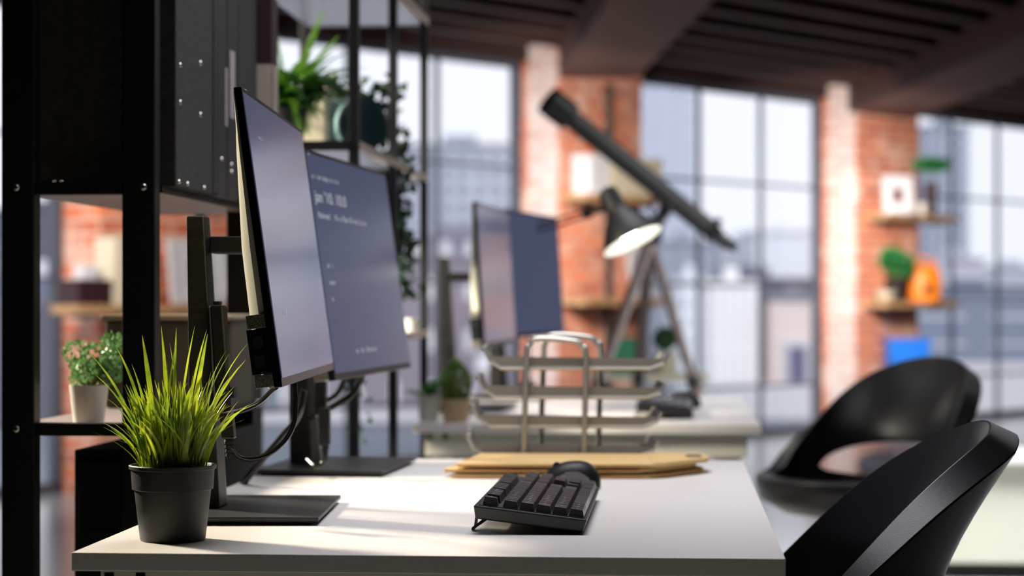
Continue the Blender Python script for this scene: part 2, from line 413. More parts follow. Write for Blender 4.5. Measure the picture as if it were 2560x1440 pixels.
# items on the shelf seen through the black shelving
o = thing('storage_box', 'dark red box with a pale card on top between black shelving posts', 'box', wl(-3.655, .37, .985), WROT)
part('body', MB().box(-.10, .10, -.08, .08, 0, .10), M['maroon'], o, bevel=.004)
part('lid', MB().box(-.105, .105, -.085, .085, .1, .125), M['maroon'], o, bevel=.004)
tag(part('small_box', MB().box(-.045, .045, -.04, .04, 0, .07), M['white'], bevel=.004), 'small white block standing on the dark red box', 'box')
bpy.data.objects['small_box'].location = wl(-3.65, .37, 1.111); bpy.data.objects['small_box'].rotation_euler = (0, 0, WROT)
for i, (s, h, w, m, lb) in enumerate(((-3.53, .34, .065, 'cream', 'tall cream book standing beside the orange one'), (-3.46, .34, .065, 'yellow', 'tall orange book standing beside the cream one'))):
    o = thing('book', lb, 'book', wl(s, .37, .985), WROT, 'books on the shelf behind the rack')
    part('pages', MB().box(.006, w-.006, -.075, .08, .004, h-.004), M['paper'], o)
    c = MB(); c.box(0, .005, -.08, .085, 0, h); c.box(w-.005, w, -.08, .085, 0, h); c.box(.0052, w-.0052, -.08, -.0755, 0, h)
    part('cover', c, M[m], o)
wbox('box_file', -2.66, -2.58, .29, .43, .985, 1.2, M['blue'], 'blue file box at the shelf end behind the black shelving', 'box')

# ------------------------------------------------------------------ desks
def desk(loc, label):
    o = thing('desk', label, 'desk', loc, YAW, 'white work desks')
    part('desktop', MB().box(0, .752, 0, 1.40, .7205, .74), M['desk'], o, bevel=.0012)
    ap = MB(); ap.box(.026, .722, .02, .04, .668, .7204)
    part('front_rail', ap, M['deskframe'], o, bevel=.003)
    ap = MB(); ap.box(.03, .722, 1.36, 1.38, .668, .7204); part('back_rail', ap, M['deskframe'], o, bevel=.003)
    for x in (.04, .67): part('side_rail', MB().box(x, x+.04, .0405, 1.3595, .68, .7204), M['deskframe'], o, bevel=.003)
    for x in (.04, .67):
        for y in (.045, 1.315): part('leg', MB().box(x, x+.04, y, y+.04, .0, .6795), M['deskframe'], o, bevel=.003)
    for x in (.031, .065): part('slot_hole', MB().box(x, x+.010, .0185, .02, .705, .717), M['bezel'], o)
    return o
DL = Vector((-.467, 2.33, 0)); DS = Vector((-.216-.4*.0, 4.765, 0))
desk(DL, 'white desk with grass pot, keyboard and envelopes in front')
desk(DS, 'white desk with two small potted plants, lamp and far monitors')
RM = Matrix.Rotation(YAW, 4, 'Z')
def dk(a, bb, z=.74, base=DL): return base+RM.to_3x3()@Vector((a, bb, 0))+Vector((0, 0, z))

# ------------------------------------------------------------------ monitors
def monitor(name, label, nb, fb, group, texts=(), column_x=-.12, base_c=None, base_yaw=YAW, H=.338, tilt=rad(7.8), ports=True, text_seed=0):
    """nb, fb: bottom corners of the screen front, near and far. Local: x = screen normal, y = along the screen, z up"""
    nb, fb = Vector(nb), Vector(fb); Wd = (fb-nb).length; d = (fb-nb).normalized(); yaw = math.atan2(d.y, d.x)-PI/2
    z0 = nb.z; o = thing(name, label, 'monitor', (nb.x, nb.y, .74), yaw, group)
    T = Matrix.Translation((0, 0, z0-.74)) @ Matrix.Rotation(-tilt, 4, 'Y')
    # panel front frame
    bz = MB(); bz.box(-.009, 0, 0, Wd, 0, H); bz.xf(T)
    part('bezel', bz, M['bezel'], o, bevel=.0012)
    sc = MB(); sc.box(-.0002, .0008, .006, Wd-.006, .010, H-.006); sc.xf(T); s = part('screen', sc, M['screen'], o)
    # back shell: grows thicker towards the bottom
    bk = MB(); prof = [(0, -.020), (.02, -.028), (.06, -.031), (.16, -.029), (.27, -.019), (H-.004, -.011)]
    L = len(prof); vs = []; ys = [(.003, .30), (.010, .62), (.024, .90), (.05, 1), (Wd-.05, 1), (Wd-.024, .9), (Wd-.010, .62), (Wd-.003, .30)]
    for y, q in ys:
        for z, x in prof: vs.append((-.0092+(x+.0092)*q, y, z))
        for z, x in prof: vs.append((-.0092, y, z))
    fs = []
    for c_ in range(len(ys)-1):
        p0_, p1_ = 2*L*c_, 2*L*(c_+1)
        for i in range(L-1): fs += [(p0_+i, p0_+i+1, p1_+i+1, p1_+i), (p0_+L+i, p1_+L+i, p1_+L+i+1, p0_+L+i+1)]
        fs += [(p0_, p1_, p1_+L, p0_+L), (p0_+L-1, p0_+2*L-1, p1_+2*L-1, p1_+L-1)]
    for p0_ in (0, 2*L*(len(ys)-1)):
        for i in range(L-1): fs.append((p0_+i, p0_+L+i, p0_+L+i+1, p0_+i+1))
    bk.add(vs, fs); bk.xf(T); part('back_shell', bk, M['shell'], o, smooth=True)
    if ports:
        pp = MB(); pp.box(-.0315, -.0091, -.0012, .012, .017, .068); pp.xf(T); p = part('port_panel', pp, M['bezel'], o, bevel=.0008)
        for zz in (.024, .046):
            q = MB(); q.box(-.0260, -.0150, -.0019, -.0013, zz, zz+.014); q.xf(T); part('usb_port', q, M['port'], p)
        for z1, z2 in ((.0685, .084), (.002, .0165)):
            q = MB(); q.box(-.0300, -.0092, -.0008, .010, z1, z2); q.xf(T); part('corner_trim', q, M['speckle'], o, bevel=.0006)
    for (y, z, sz, st) in texts:
        cu = bpy.data.curves.new('screen_text', 'FONT'); cu.body = st; cu.size = sz
        t0 = bpy.data.objects.new('tmp_text', cu); C.objects.link(t0); bpy.context.view_layer.update()
        me = bpy.data.meshes.new_from_object(t0.evaluated_get(bpy.context.evaluated_depsgraph_get())); bpy.data.objects.remove(t0)
        t = bpy.data.objects.new('screen_text', me); C.objects.link(t); me.materials.clear(); me.materials.append(M['text'])
        t.parent = s; t.matrix_local = T @ Matrix.Translation((.0013, y, z)) @ Matrix(((0, 0, 1, 0), (1, 0, 0, 0), (0, 1, 0, 0), (0, 0, 0, 1))) @ Matrix.Diagonal((1.9, 1, 1, 1))
    # stand
    cy = Wd/2; zc = z0-.74+.165
    cx = column_x
    col = MB()
    lean = .014
    bot, top = [], []
    for (x, y) in ((-.020, -.032), (.016, -.032), (.020, 0), (.016, .032), (-.020, .032)): bot.append((cx+lean+x*1.0, cy+y*1.1, .0105))
    for (x, y) in ((-.013, -.024), (.009, -.024), (.0115, 0), (.009, .024), (-.013, .024)): top.append((cx+x, cy+y, .372))
    col.hexa(bot, top); part('stand_column', col, M['stand'], o, bevel=.002)
    arm = MB(); arm.box(cx+.0165, -.052, cy-.030, cy+.030, zc-.010, zc+.011); part('arm', arm, M['black'], o, bevel=.002)
    pl = MB(); pl.box(-.0525, -.038, cy-.05, cy+.05, zc-.05, zc+.05); pl.xf(Matrix.Translation((-.004, 0, 0))); part('mount_plate', pl, M['black'], o, bevel=.002)
    ba = MB(); bx = cx+.064; ba.box(bx-.10, bx+.10, cy-.15, cy+.15, .0045, .0098)
    bo = part('stand_base', ba, M['stand'], o, bevel=.001)
    ft = MB(); ft.box(bx-.09, bx+.09, cy-.14, cy+.14, 0, .0044); part('rubber_foot', ft, M['blackmatte'], bo)
    return o
t2 = [(.018, .326, .012, '^'), (.022, .296, .011, 'o  i  an  lamp  in  e  is'), (.024, .262, .024, "jan '10. 10.0"), (.030, .238, .013, 'Ralimed     N. o. Resi. B. mo. la. nu.'),
      (.045, .165, .011, 'an   i'), (.046, .140, .011, 'anos'), (.048, .116, .011, 'e.'), (.17, .036, .012, 'sa   be   Brani sar')]
t1 = [(.09, .285, .008, 'n n . i'), (.09, .078, .012, 'l f. R')]
for lst, seed in ((t1, 3), (t2, 5)):
    rr = random.Random(seed)
GM = 'tall monitors standing side by side'
monitor('monitor', 'wide black monitor behind the grass pot with usb ports on its edge', at(706, 968, 2.447), at(835, 950, 3.07), GM, t1, column_x=-.140)
monitor('monitor', 'black monitor with faint text lines beside the port-edged one', at(838, 952, 3.165), at(1028, 918, 3.776), GM, t2, column_x=-.126)
monitor('monitor', 'black monitor on the plant desk with its stand column showing', at(1212, 868, 5.08), at(1290, 846, 5.68), GM, column_x=-.14, tilt=rad(3.6))
monitor('monitor', 'dark monitor behind the paper tray, partly hidden by it', at(1285, 845, 5.74), at(1412, 835, 6.32), GM, column_x=-.13, tilt=rad(3.6))

# ------------------------------------------------------------------ cables and hub
def cable(name, pts, r, label, cat='cable', m='cable'):
    o = part(name, MB().tube(spline(pts, 14), r, 12), M[m], smooth=True); tag(o, label, cat, 'black cables behind the monitors'); return o
cable('cable', [at(690, 968, 2.50), at(676, 980, 2.53), at(650, 1004, 2.58), at(610, 1024, 2.64), at(565, 1034, 2.70), at(520, 1036, 2.78)], .0030, 'black cable sweeping from the monitor corner towards the grass')
cable('cable', [at(736, 955, 2.72), at(739, 1010, 2.72), at(734, 1060, 2.71), at(712, 1102, 2.70), at(672, 1135, 2.68), at(625, 1148, 2.66), at(592, 1140, 2.64), at(579, 1122, 2.63), at(577, 1112, 2.63)], .0031, 'black cable looping below the monitor into the ribbed plug')
cable('cable', [at(760, 975, 3.1), at(745, 1040, 3.1), at(705, 1092, 3.12), at(655, 1150, 3.15), at(612, 1205, 3.2), at(585, 1245, 3.3)], .005, 'thick dark cable running down behind the loop to the desk edge')
cable('cable', [at(905, 940, 3.5), at(880, 985, 3.45), at(840, 1012, 3.42), at(795, 1035, 3.40), at(770, 1045, 3.4)], .005, 'black cable hanging below the second screen')
cable('cable', [at(860, 950, 3.52), at(842, 985, 3.5), at(812, 1004, 3.48), at(796, 1010, 3.46)], .004, 'short black cable above the hanging one')
cable('cable', [at(812, 1125, 3.3), at(812, 1145, 3.3), at(804, 1160, 3.3), at(788, 1165, 3.3), at(770, 1150, 3.32)], .004, 'small black cable hook beneath the barrel plug')
def plugobj(label, p, w, h, dd, boot=True, name='cable_plug', lean=0):
    o = thing(name, label, 'plug', p, YAW, 'cable plugs')
    part('body', MB().hexa([(-w/2, -dd/2, 0), (w/2, -dd/2, 0), (w/2, dd/2, 0), (-w/2, dd/2, 0)], [(-w/2-lean, -dd/2, h), (w/2-lean, -dd/2, h), (w/2-lean, dd/2, h), (-w/2-lean, dd/2, h)]), M['black'], o, bevel=.0015)
    if boot:
        b = MB(); prof = []
        for k in range(4): prof += [(w*.42-k*.0007, -.0035-k*.005), (w*.42-k*.0007, -.0065-k*.005), (w*.32-k*.0007, -.0068-k*.005), (w*.32-k*.0007, -.0083-k*.005)]
        prof = [(w*.36, -.0002)]+prof
        b.lathe(prof, 20); part('strain_relief', b, M['blackmatte'], o, smooth=False)
plugobj('flat black plug with ribbed sleeve beside the grass tips', at(573, 1096, 2.63), .0150, .031, .018, lean=.003)
plugobj('barrel-shaped black plug beside the second stand column', at(812, 1112, 3.3), .016, .055, .016)
plugobj('short black plug under the second screen edge', at(802, 1035, 3.34), .017, .05, .018)
o = thing('adapter', 'slim black adapter hanging behind the first monitor stand', 'adapter', at(565, 1030, 2.72), YAW)
part('body', MB().hexa([(-.010, -.012, 0), (.009, -.012, 0), (.009, .012, 0), (-.010, .012, 0)], [(-.019, -.012, .132), (-.001, -.012, .132), (-.001, .012, .132), (-.019, .012, .132)]), M['black'], o, bevel=.003)
part('button', MB().box(-.015, -.006, -.006, .006, .1322, .137), M['black'], o, bevel=.001)
part('cord_clip', MB().box(.0002, .004, -.01, .01, .018, .03).xf(Matrix.Translation((.008, 0, 0))), M['blackmatte'], o)

# ------------------------------------------------------------------ grass pot
gp = at(432, 1352, 2.45); gp.z = .74
o = thing('potted_grass', 'charcoal pot of long yellow-green grass at the desk corner', 'plant', gp, 0)
part('pot', MB().lathe([(.0350, 0), (.0362, .002), (.0425, .0565), (.0448, .0575), (.0462, .0790), (.0482, .0800), (.0485, .0835), (.0478, .0845), (.0462, .0842), (.0440, .0790), (.0440, .070), (0, .070)], 72), M['pot'], o, smooth=True)
part('soil', MB().lathe([(.0435, .0702), (.02, .0745), (0, .076)], 24), M['potsoil'], o, smooth=True)
gr = MB(); r = random.Random(11)
def blade(b, p0, az, reach, h, w, curl, seed=0):
    rr = random.Random(seed); n = 9; vs = []; d = Vector((math.cos(az), math.sin(az), 0)); tw = rr.uniform(-1.2, 1.2); bend = rr.gauss(0, .016)
    side0 = Vector((-d.y, d.x, 0)); 
    for i in range(n+1):
        t = i/n; x = reach*(t**curl); z = h*(t-.18*t**3*curl*.5*min(1, reach/.05))
        p = p0+d*x+side0*bend*t*t+Vector((0, 0, z)); a = tw*t+.3*tw; s = (side0*math.cos(a)+d*math.sin(a))
        ww = w*(.55+1.1*t)*(1 if t < .45 else max(.02, 1-((t-.45)/.55)**1.6))
        vs += [p-s*ww/2, p+Vector((0, 0, 0))+d*ww*.18, p+s*ww/2]
    fs = []
    for i in range(n):
        k = 3*i; fs += [(k, k+1, k+4, k+3), (k+1, k+2, k+5, k+4)]
    b.add(vs, fs)
for i in range(340):
    az = r.uniform(0, 2*PI); q = r.random()**.6
    p0 = Vector((math.cos(az)*.036*q, math.sin(az)*.036*q, .072)); az2 = az+r.gauss(0, .5)
    h = r.uniform(.055, .110)*(1.0 if r.random() < .88 else 1.18)
    reach = q*r.uniform(.010, .056)
    if r.random() < .10: reach *= 1.35
    blade(gr, p0, az2, reach, h, r.uniform(.0024, .0048), r.uniform(1.2, 2.4), i)
# the outstanding blades that frame the tuft
for px, py, w in ((222, 880, .005), (252, 935, .004), (292, 868, .0045), (330, 838, .007), (418, 815, .006), (436, 820, .005), (462, 816, .005), (516, 826, .005), (550, 834, .006), (563, 876, .005), (617, 854, .006), (612, 900, .005), (590, 968, .005), (364, 872, .0045), (580, 884, .004), (398, 858, .004), (475, 858, .004)):
    tip = at(px, py, 2.45+r.uniform(-.03, .02))-gp; p0 = Vector((tip.x*.30, r.uniform(-.02, .01), .072)); v = tip-p0
    az = math.atan2(v.y, v.x); rc = math.hypot(v.x, v.y); cu = 1.5
    blade(gr, p0, az, rc, v.z/(1-.09*cu*min(1, rc/.05)), w*.8, cu, int(px))
part('grass', gr, M['grass'], o, smooth=True)

# ------------------------------------------------------------------ keyboard
def keyboard(loc, label, yaw=YAW):
    "local: x = towards the typist's side, y = along the rows away from the Esc end; front edge rests on the desk"
    o = thing('keyboard', label, 'keyboard', loc, yaw, 'black keyboards')
    tl = Matrix.Rotation(rad(7.0), 4, 'Y')     # rear edge (-x) lifted
    WX, LY = .131, .440
    def place(mb): return mb.xf(tl)
    b = MB(); b.hexa([(-WX+.004, .003, .0012), (-.003, .003, .0012), (-.003, LY-.003, .0012), (-WX+.004, LY-.003, .0012)], [(-WX, 0, .017), (0, 0, .017), (0, LY, .017), (-WX, LY, .017)])
    part('case', place(b), M['kbody'], o, bevel=.0025, seg=3)
    k = MB(); k.box(-WX+.006, -.005, .005, LY-.005, .0172, .0178); part('key_plate', place(k), M['blackmatte'], o)
    u = .01905
    rows = [  # x centre from the front edge, list of widths (positive) and gaps (negative)
        (.0128, [1.25, 1.25, 1.25, 6.25, 1.25, 1.25, 1.25, 1.25, -.25, 1, 1, 1, -.25, 2, 1]),
        (.0128+u, [2.25]+[1]*10+[2.75, -1.25, 1, -1.25, 1, 1, 1, 1]),
        (.0128+2*u, [1.75]+[1]*11+[2.25, -3.5, 1, 1, 1]),
        (.0128+3*u, [1.5]+[1]*12+[1.5, -.25, 1, 1, 1, -.25, 1, 1, 1, 1]),
        (.0128+4*u, [1]*13+[2, -.25, 1, 1, 1, -.25, 1, 1, 1, 1]),
        (.0128+5*u+.0042, [1, -1, 1, 1, 1, 1, -.5, 1, 1, 1, 1, -.5, 1, 1, 1, 1, -.25, 1, 1, 1])]
    allk = []
    for xc, ws in rows:
        y = .007
        for w in ws:
            if w < 0: y += -w*u; continue
            allk.append((xc, y, y+w*u)); y += w*u
    allk.sort(key=lambda t: t[1]); legn = {}; LEG = {}
    for (xc, ws), txt in zip(rows, (('Ctrl', 'Win', 'Alt'), ('Shift', 'Z', 'X', 'C', 'V', 'B'), ('Caps', 'A', 'S', 'D', 'F', 'G'), ('Tab', 'Q', 'W', 'E', 'R', 'T'), ('~', '1', '2', '3', '4', '5'), ('Esc', 'F1', 'F2', 'F3', 'F4'))):
        for n_, t_ in enumerate(txt): LEG[(round(xc*1000), n_)] = t_
    rest = MB()
    for i, (xc, y0, y1) in enumerate(allk):
        q = MB() if i < 98 else rest; kk = len(q.v)
        hx = u/2-.0006; y0 += .0006; y1 -= .0006; z0 = .0180; z1 = .0262+(.0012 if xc > .10 else 0)
        q.hexa([(-xc-hx, y0, z0), (-xc+hx, y0, z0), (-xc+hx, y1, z0), (-xc-hx, y1, z0)],
               [(-xc-hx+.0016, y0+.0024, z1+.0004), (-xc+hx-.0026, y0+.0024, z1), (-xc+hx-.0026, y1-.0024, z1), (-xc-hx+.0016, y1-.0024, z1+.0004)])
        if i < 98:
            place(q); kb = part('key', q, M['key'], o, bevel=.0007)
            lg = LEG.pop((round(xc*1000), legn.get(round(xc*1000), 0)), None); legn[round(xc*1000)] = legn.get(round(xc*1000), 0)+1
            if lg:
                cu = bpy.data.curves.new('t', 'FONT'); cu.body = lg; cu.size = .0052 if len(lg) < 3 else .0034; cu.align_x = 'CENTER'
                t0 = bpy.data.objects.new('t', cu); C.objects.link(t0); bpy.context.view_layer.update()
                me = bpy.data.meshes.new_from_object(t0.evaluated_get(bpy.context.evaluated_depsgraph_get())); bpy.data.objects.remove(t0)
                me.materials.clear(); me.materials.append(M['legend'])
                t = bpy.data.objects.new('key_legend', me); C.objects.link(t); t.parent = kb
                t.matrix_local = tl @ Matrix.Translation((-xc+.001, (y0+y1)/2, z1+.0004)) @ Matrix.Rotation(PI/2, 4, 'Z')
    if rest.v:
        kb = part('key', place(rest), M['key'], o, bevel=.0007); kb['kind'] = 'stuff'
    for yy in (.03, LY-.06):
        f = MB(); f.tube([(-WX+.014, yy, .0), (-WX+.008, yy, -.006), (-WX+.000, yy, -.0135)], [.0022, .0018, .0016], 8, flat=1)
        f.box(-WX-.001, -WX+.002, yy, yy+.022, -.0152, -.0128)
        f.box(-WX+.0015, -WX+.0035, yy, yy+.022, -.0130, .0012)
        part('folding_foot', place(f), M['kbody'], o)
    return o
kl = at(1463, 1338, 2.504); kl.z = .7405
K0 = keyboard(kl, 'full-size black keyboard propped on its rear feet beside the envelopes')
K1 = keyboard(Vector((.405, 4.93, .7405)), 'blurry dark keyboard on the plant desk behind the paper tray')
def mouse(loc, label, yaw):
    o = thing('mouse', label, 'computer mouse', loc, yaw, 'black computer mice')
    n = 24; b = MB(); vs = []; prof = []
    L_, Wm, Hm = .088, .062, .040
    rows_ = 14; cols = 28
    for j in range(rows_+1):
        v = j/rows_*PI/2
        for k in range(cols):
            a = 2*PI*k/cols; cx = math.cos(a); sy = math.sin(a); e = .8
            rr = math.cos(v)**.62
            x = L_/2*math.copysign(abs(cx)**e, cx)*rr; y = Wm/2*math.copysign(abs(sy)**e, sy)*rr*(1-.10*cx*0)
            hh = 1-.18*(x/(L_/2)-.25)**2
            vs.append((x+.004*math.sin(v), y, .002+Hm*math.sin(v)*hh*.94))
    fs = []
    for j in range(rows_):
        for k in range(cols):
            p, q = j*cols+k, j*cols+(k+1) % cols; fs.append((p, q, q+cols, p+cols))
    fs.append(tuple(range(cols))[::-1]); b.add(vs, fs)
    part('shell', b, M['lampblack'], o, smooth=True)
    for sgn in (-1, 1):
        g = MB(); vs = []; fs = []; nn = 12
        for i in range(nn+1):
            t = i/nn; x = -.022+.054*t; h = .006+.017*math.sin(PI*t)**.7
            y0 = (Wm/2*(1-abs(x/(L_/2))**2.6)**.55+.0008)*sgn
            vs += [(x, y0, .004), (x, y0*.965, .004+h)]
        for i in range(nn): fs.append((2*i, 2*i+2, 2*i+3, 2*i+1))
        g.add(vs, fs); part('side_grip', g, M['grip'], o)
    part('wheel', MB().lathe([(0, -.0035), (.006, -.0035), (.006, .0035), (0, .0035)], 20).xf(Matrix.Translation((-.018, 0, .0315)) @ Matrix.Rotation(PI/2, 4, 'X')), M['blackmatte'], o)
    return o
ml = at(1424, 1222, 3.12); ml.z = .7402
mouse(ml, 'black computer mouse with grey gridded side grip beside the keyboard', rad(-2))
mouse(Vector((.425, 5.46, .7402)), 'dark mouse behind the blurry keyboard on the plant desk', rad(8))

# ------------------------------------------------------------------ envelopes
def envelope(z, dx, dy, rz, label, top=False):
    o = thing('envelope', label, 'envelope', (dx, dy, z), rz, 'manila envelopes stacked on the desk')
    out = [(-.092, 3.300), (.200, 3.290), (.222, 3.302), (.292, 3.395), (.300, 3.45), (.285, 3.51), (-.060, 3.525)]
    th = .0052; b = MB(); n = len(out)
    def lift(x, y): return .0018*math.sin(x*22+dx*90)+.0012*math.sin(y*30+dy*50)
    b.hexa([(x, y, 0) for x, y in out], [(x, y, th) for x, y in out])
    part('sleeve', b, M['manila'], o, bevel=.0016, seg=3)
    f = MB(); f.hexa([(.202, 3.2925, th+.0002), (.222, 3.3035, th+.0002), (.291, 3.396, th+.0002), (.298, 3.45, th+.0002), (.283, 3.508, th+.0002), (.205, 3.511, th+.0002)], [(.202, 3.2925, th+.001), (.222, 3.3035, th+.001), (.291, 3.396, th+.001), (.298, 3.45, th+.001), (.283, 3.508, th+.001), (.205, 3.511, th+.001)])
    part('flap', f, M['manila'], o)
    e = MB(); e.box(-.090, .198, 3.2885, 3.2905, .0014, .0032); part('folded_edge', e, M['manilaedge'], o)
    if top: part('sticker', MB().box(.262, .286, 3.42, 3.46, th+.0011, th+.0018), M['bezel'], o)
envelope(.7403, 0, 0, 0, 'manila envelope lowest of the stack touching the desk')
envelope(.7488, -.004, .003, .002, 'manila envelope in the middle of the stack')
envelope(.7573, .003, 0, -.002, 'manila envelope on top of the stack with a black sticker', True)
for i, z in enumerate((.7467, .7552)):
    b = MB(); b.box(-.06, .19, 3.32, 3.50, z, z+.0019); tag(part('paper_sheet', b, M['paper']), ('thin white sheaf between the lower two envelopes', 'thin white sheaf between the upper two envelopes')[i], 'paper')

# ------------------------------------------------------------------ paper tray
o = thing('paper_tray', 'four-tier silver wire paper tray behind the envelopes', 'desk organizer', (0, 0, .7402), 0)
TY0, TY1 = 3.545, 3.665
for i in range(4):
    z = .014+.047*i; dx = .0085*i
    x0, x1 = -.065+dx, .235+dx*.7
    t = MB()
    prof = [(x0-.004, z+.030), (x0+.004, z+.012), (x0+.022, z), (x1-.03, z), (x1-.008, z+.008), (x1, z+.024)]
    vs = [(x, y, zz) for x, zz in prof for y in (TY0, TY1+.06)]
    t.add(vs, [(2*k, 2*k+2, 2*k+3, 2*k+1) for k in range(len(prof)-1)])
    tr = part('tray', t, M['traymesh'], o); sm = tr.modifiers.new('t', 'SOLIDIFY'); sm.thickness = .0012
    for y in (TY0, TY1+.06):
        part('rim_wire', MB().tube([(x, y, zz+.002) for x, zz in prof], .003, 8), M['tray'], tr)
    wv = MB(); 
    part('side_wall', MB().add([(x0+.004, TY0, z+.012), (x0+.022, TY0, z), (x1-.03, TY0, z), (x1-.008, TY0, z+.008), (x1-.004, TY0, z+.018), (x0, TY0, z+.022)], [(0, 1, 2, 3, 4, 5)]), M['traymesh'], tr)
    part('end_knob', MB().lathe([(0, -.006), (.0055, -.003), (.0055, .003), (0, .006)], 14).xf(Matrix.Translation((x0-.005, TY0+.004, z+.033))), M['tray'], tr, smooth=True)
    part('end_knob', MB().lathe([(0, -.006), (.0055, -.003), (.0055, .003), (0, .006)], 14).xf(Matrix.Translation((x0-.005, TY1+.055, z+.033))), M['tray'], tr, smooth=True)
for yy, a, c, tp in ((TY0-.008, .018, .121, .205), (TY1+.07, .048, .152, .208)):
    pts = [(a, yy, .0045), (a+.006, yy, tp-.03), (a+.010, yy, tp-.012), (a+.022, yy, tp), (c-.022, yy, tp-.004), (c-.008, yy, tp-.014), (c-.002, yy, tp-.032), (c-.006, yy, .0045)]
    part('hoop', MB().tube(spline(pts, 8), .0048, 12), M['tray'], o, smooth=True)
for xx in (.018, .115):
    part('foot_bar', MB().tube([(xx, TY0-.008, .0045), (xx+.03, TY1+.07, .0045)], .004, 10), M['tray'], o, smooth=True)
# ------------------------------------------------------------------ small plants on the plant desk
p = at(1072, 1060, 4.86); p.z = .7402
o = thing('potted_plant', 'broad-leaved plant in a white pot at the corner of the far desk', 'plant', p, 0)
part('pot', MB().lathe([(.020, 0), (.0275, .060), (.025, .060), (.022, .052), (0, .052)], 32), M['whitepot'], o, smooth=True)
lf = MB(); r = random.Random(4)
for k in range(16):
    a = k*2.4; le = r.uniform(.045, .065); up = r.uniform(.35, 1.1); d = Vector((math.cos(a)*math.cos(up), math.sin(a)*math.cos(up), math.sin(up))); s = Vector((-math.sin(a), math.cos(a), 0)); q = Vector((0, 0, .052))
    vs = [q]; 
    for t, w in ((.35, .010), (.6, .013), (.85, .008)):
        c = q+d*le*t+Vector((0, 0, -.012*t*t)); vs += [c-s*w, c+Vector((0, 0, -.003)), c+s*w]
    vs.append(q+d*le*1.05+Vector((0, 0, -.014)))
    lf.add(vs, [(0, 1, 2), (0, 2, 3), (1, 4, 5, 2), (2, 5, 6, 3), (4, 7, 8, 5), (5, 8, 9, 6), (7, 10, 8), (8, 10, 9)])
part('foliage', lf, M['leaf'], o, smooth=True)
p = at(1140, 1060, 4.84); p.z = .7402
potplant('topiary', 'cone-shaped topiary in a tan pot beside the broad-leaved plant', p, .034, .050, M['tanpot'], M['topiary'], .036, .046, .092, 1500, .0085, 'cone', 3)

# ------------------------------------------------------------------ desk lamp
HL = at(1582, 604, 5.6)     # centre of the shade opening
ax = Vector((-.50, .12, .82)).normalized()   # from the opening back to the socket
o = thing('desk_lamp', 'black lit desk lamp with a wide flared shade', 'lamp', (.045, 6.10, .7402), 0)
off = Vector((.045, 6.10, .7402))
def orient(mb, p, axis): return mb.xf(Matrix.Translation(p-off) @ axis.to_track_quat('Z', 'Y').to_matrix().to_4x4())
ax = Vector((-.40, -.235, .80)).normalized()
# the opening tips towards the room so its lit inside shows: axis leans away from the camera
ax = Vector((-.42, .30, .86)).normalized(); ax.y = .22; ax.normalize()
sh = MB(); prof = [(.081, 0), (.078, .012), (.066, .035), (.050, .062), (.032, .085), (.028, .095), (.027, .135), (.024, .150), (.012, .157), (0, .158)]
n = 48; sh.lathe(prof, n); sh.f = [f for f in sh.f if len(f) == 4]; sh.m = sh.m[:len(sh.f)]
hd = part('shade', orient(sh, HL, ax), M['lampblack'], o, smooth=True)
inn = MB(); inn.lathe([(.0795, .0015), (.0765, .012), (.0645, .034), (.048, .060), (.030, .080), (.0, .083)], n); inn.f = [f for f in inn.f if len(f) == 4]; inn.m = inn.m[:len(inn.f)]
part('shade_lining', orient(inn, HL, ax), M['lampwhite'], hd, smooth=True)
bu = MB(); bu.lathe([(0, .004), (.018, .010), (.027, .027), (.024, .045), (.014, .062), (.012, .078)], 28); part('bulb', orient(bu, HL, ax), M['bulb'], o, smooth=True)
J = at(1468, 532, 5.85)-off; S = HL+ax*.10-off
part('swivel', MB().tube([J, J+(S-J)*.5, S-(S-J).normalized()*.02], .006, 10), M['lampblack'], o, smooth=True)
E = at(1326, 574, 6.10)-off
for dz in (0, .018): part('arm', MB().tube([J+Vector((0, 0, dz-.01)), E+Vector((0, 0, dz-.01))], .0038, 8), M['lampblack'], o, smooth=True)
part('joint', MB().lathe([(0, -.014), (.016, -.012), (.016, .012), (0, .014)], 20).xf(Matrix.Translation(J) @ Matrix.Rotation(PI/2, 4, 'X')), M['lampblack'], o, smooth=True)
part('joint', MB().lathe([(0, -.012), (.013, -.011), (.013, .011), (0, .012)], 20).xf(Matrix.Translation(E) @ Matrix.Rotation(PI/2, 4, 'X')), M['lampblack'], o, smooth=True)
part('lower_arm', MB().tube([E, (0, 0, .02)], .0045, 8), M['lampblack'], o, smooth=True)
part('base', MB().lathe([(.026, 0), (.026, .030), (.020, .036), (.010, .038), (.009, .05), (0, .05)], 36), M['lampblack'], o, smooth=True)

# ------------------------------------------------------------------ telescope
TD = 8.0
A = at(1385, 262, TD-.15); B = at(1795, 590, TD+.10); ORG = Vector((at(1640, 510, TD).x, TD, 0))
o = thing('telescope', 'long dark telescope on a wooden tripod before the brick pier', 'telescope', ORG, 0)
def seg(name, p, q, r1, r2, m, par=o, n=28): 
    return part(name, MB().tube([p-ORG, p-ORG+(q-p)*.02, q-ORG-(q-p)*.02, q-ORG], [r1*.96, r1, r2, r2*.96], n), M[m], par, smooth=True)
D_ = (B-A).normalized()
tb = seg('tube', A+D_*.02, B-D_*.06, .037, .037, 'scope')
seg('dew_shield', A-D_*.03, A+D_*.075, .054, .054, 'scopeblack', tb)
seg('focuser', B-D_*.07, B+D_*.0, .036, .030, 'scopeblack')
seg('star_diagonal', B+D_*.0, B+D_*.055, .022, .024, 'scopeblack')
e = B+D_*.045
seg('eyepiece', e, e+Vector((.035, 0, -.018)), .016, .018, 'scopeblack')
kn = B-D_*.03
part('focus_knob', MB().tube([kn-ORG+Vector((-.01, -.05, -.02)), kn-ORG+Vector((-.01, .05, -.02))], .014, 16), M['scopeblack'], o, smooth=True)
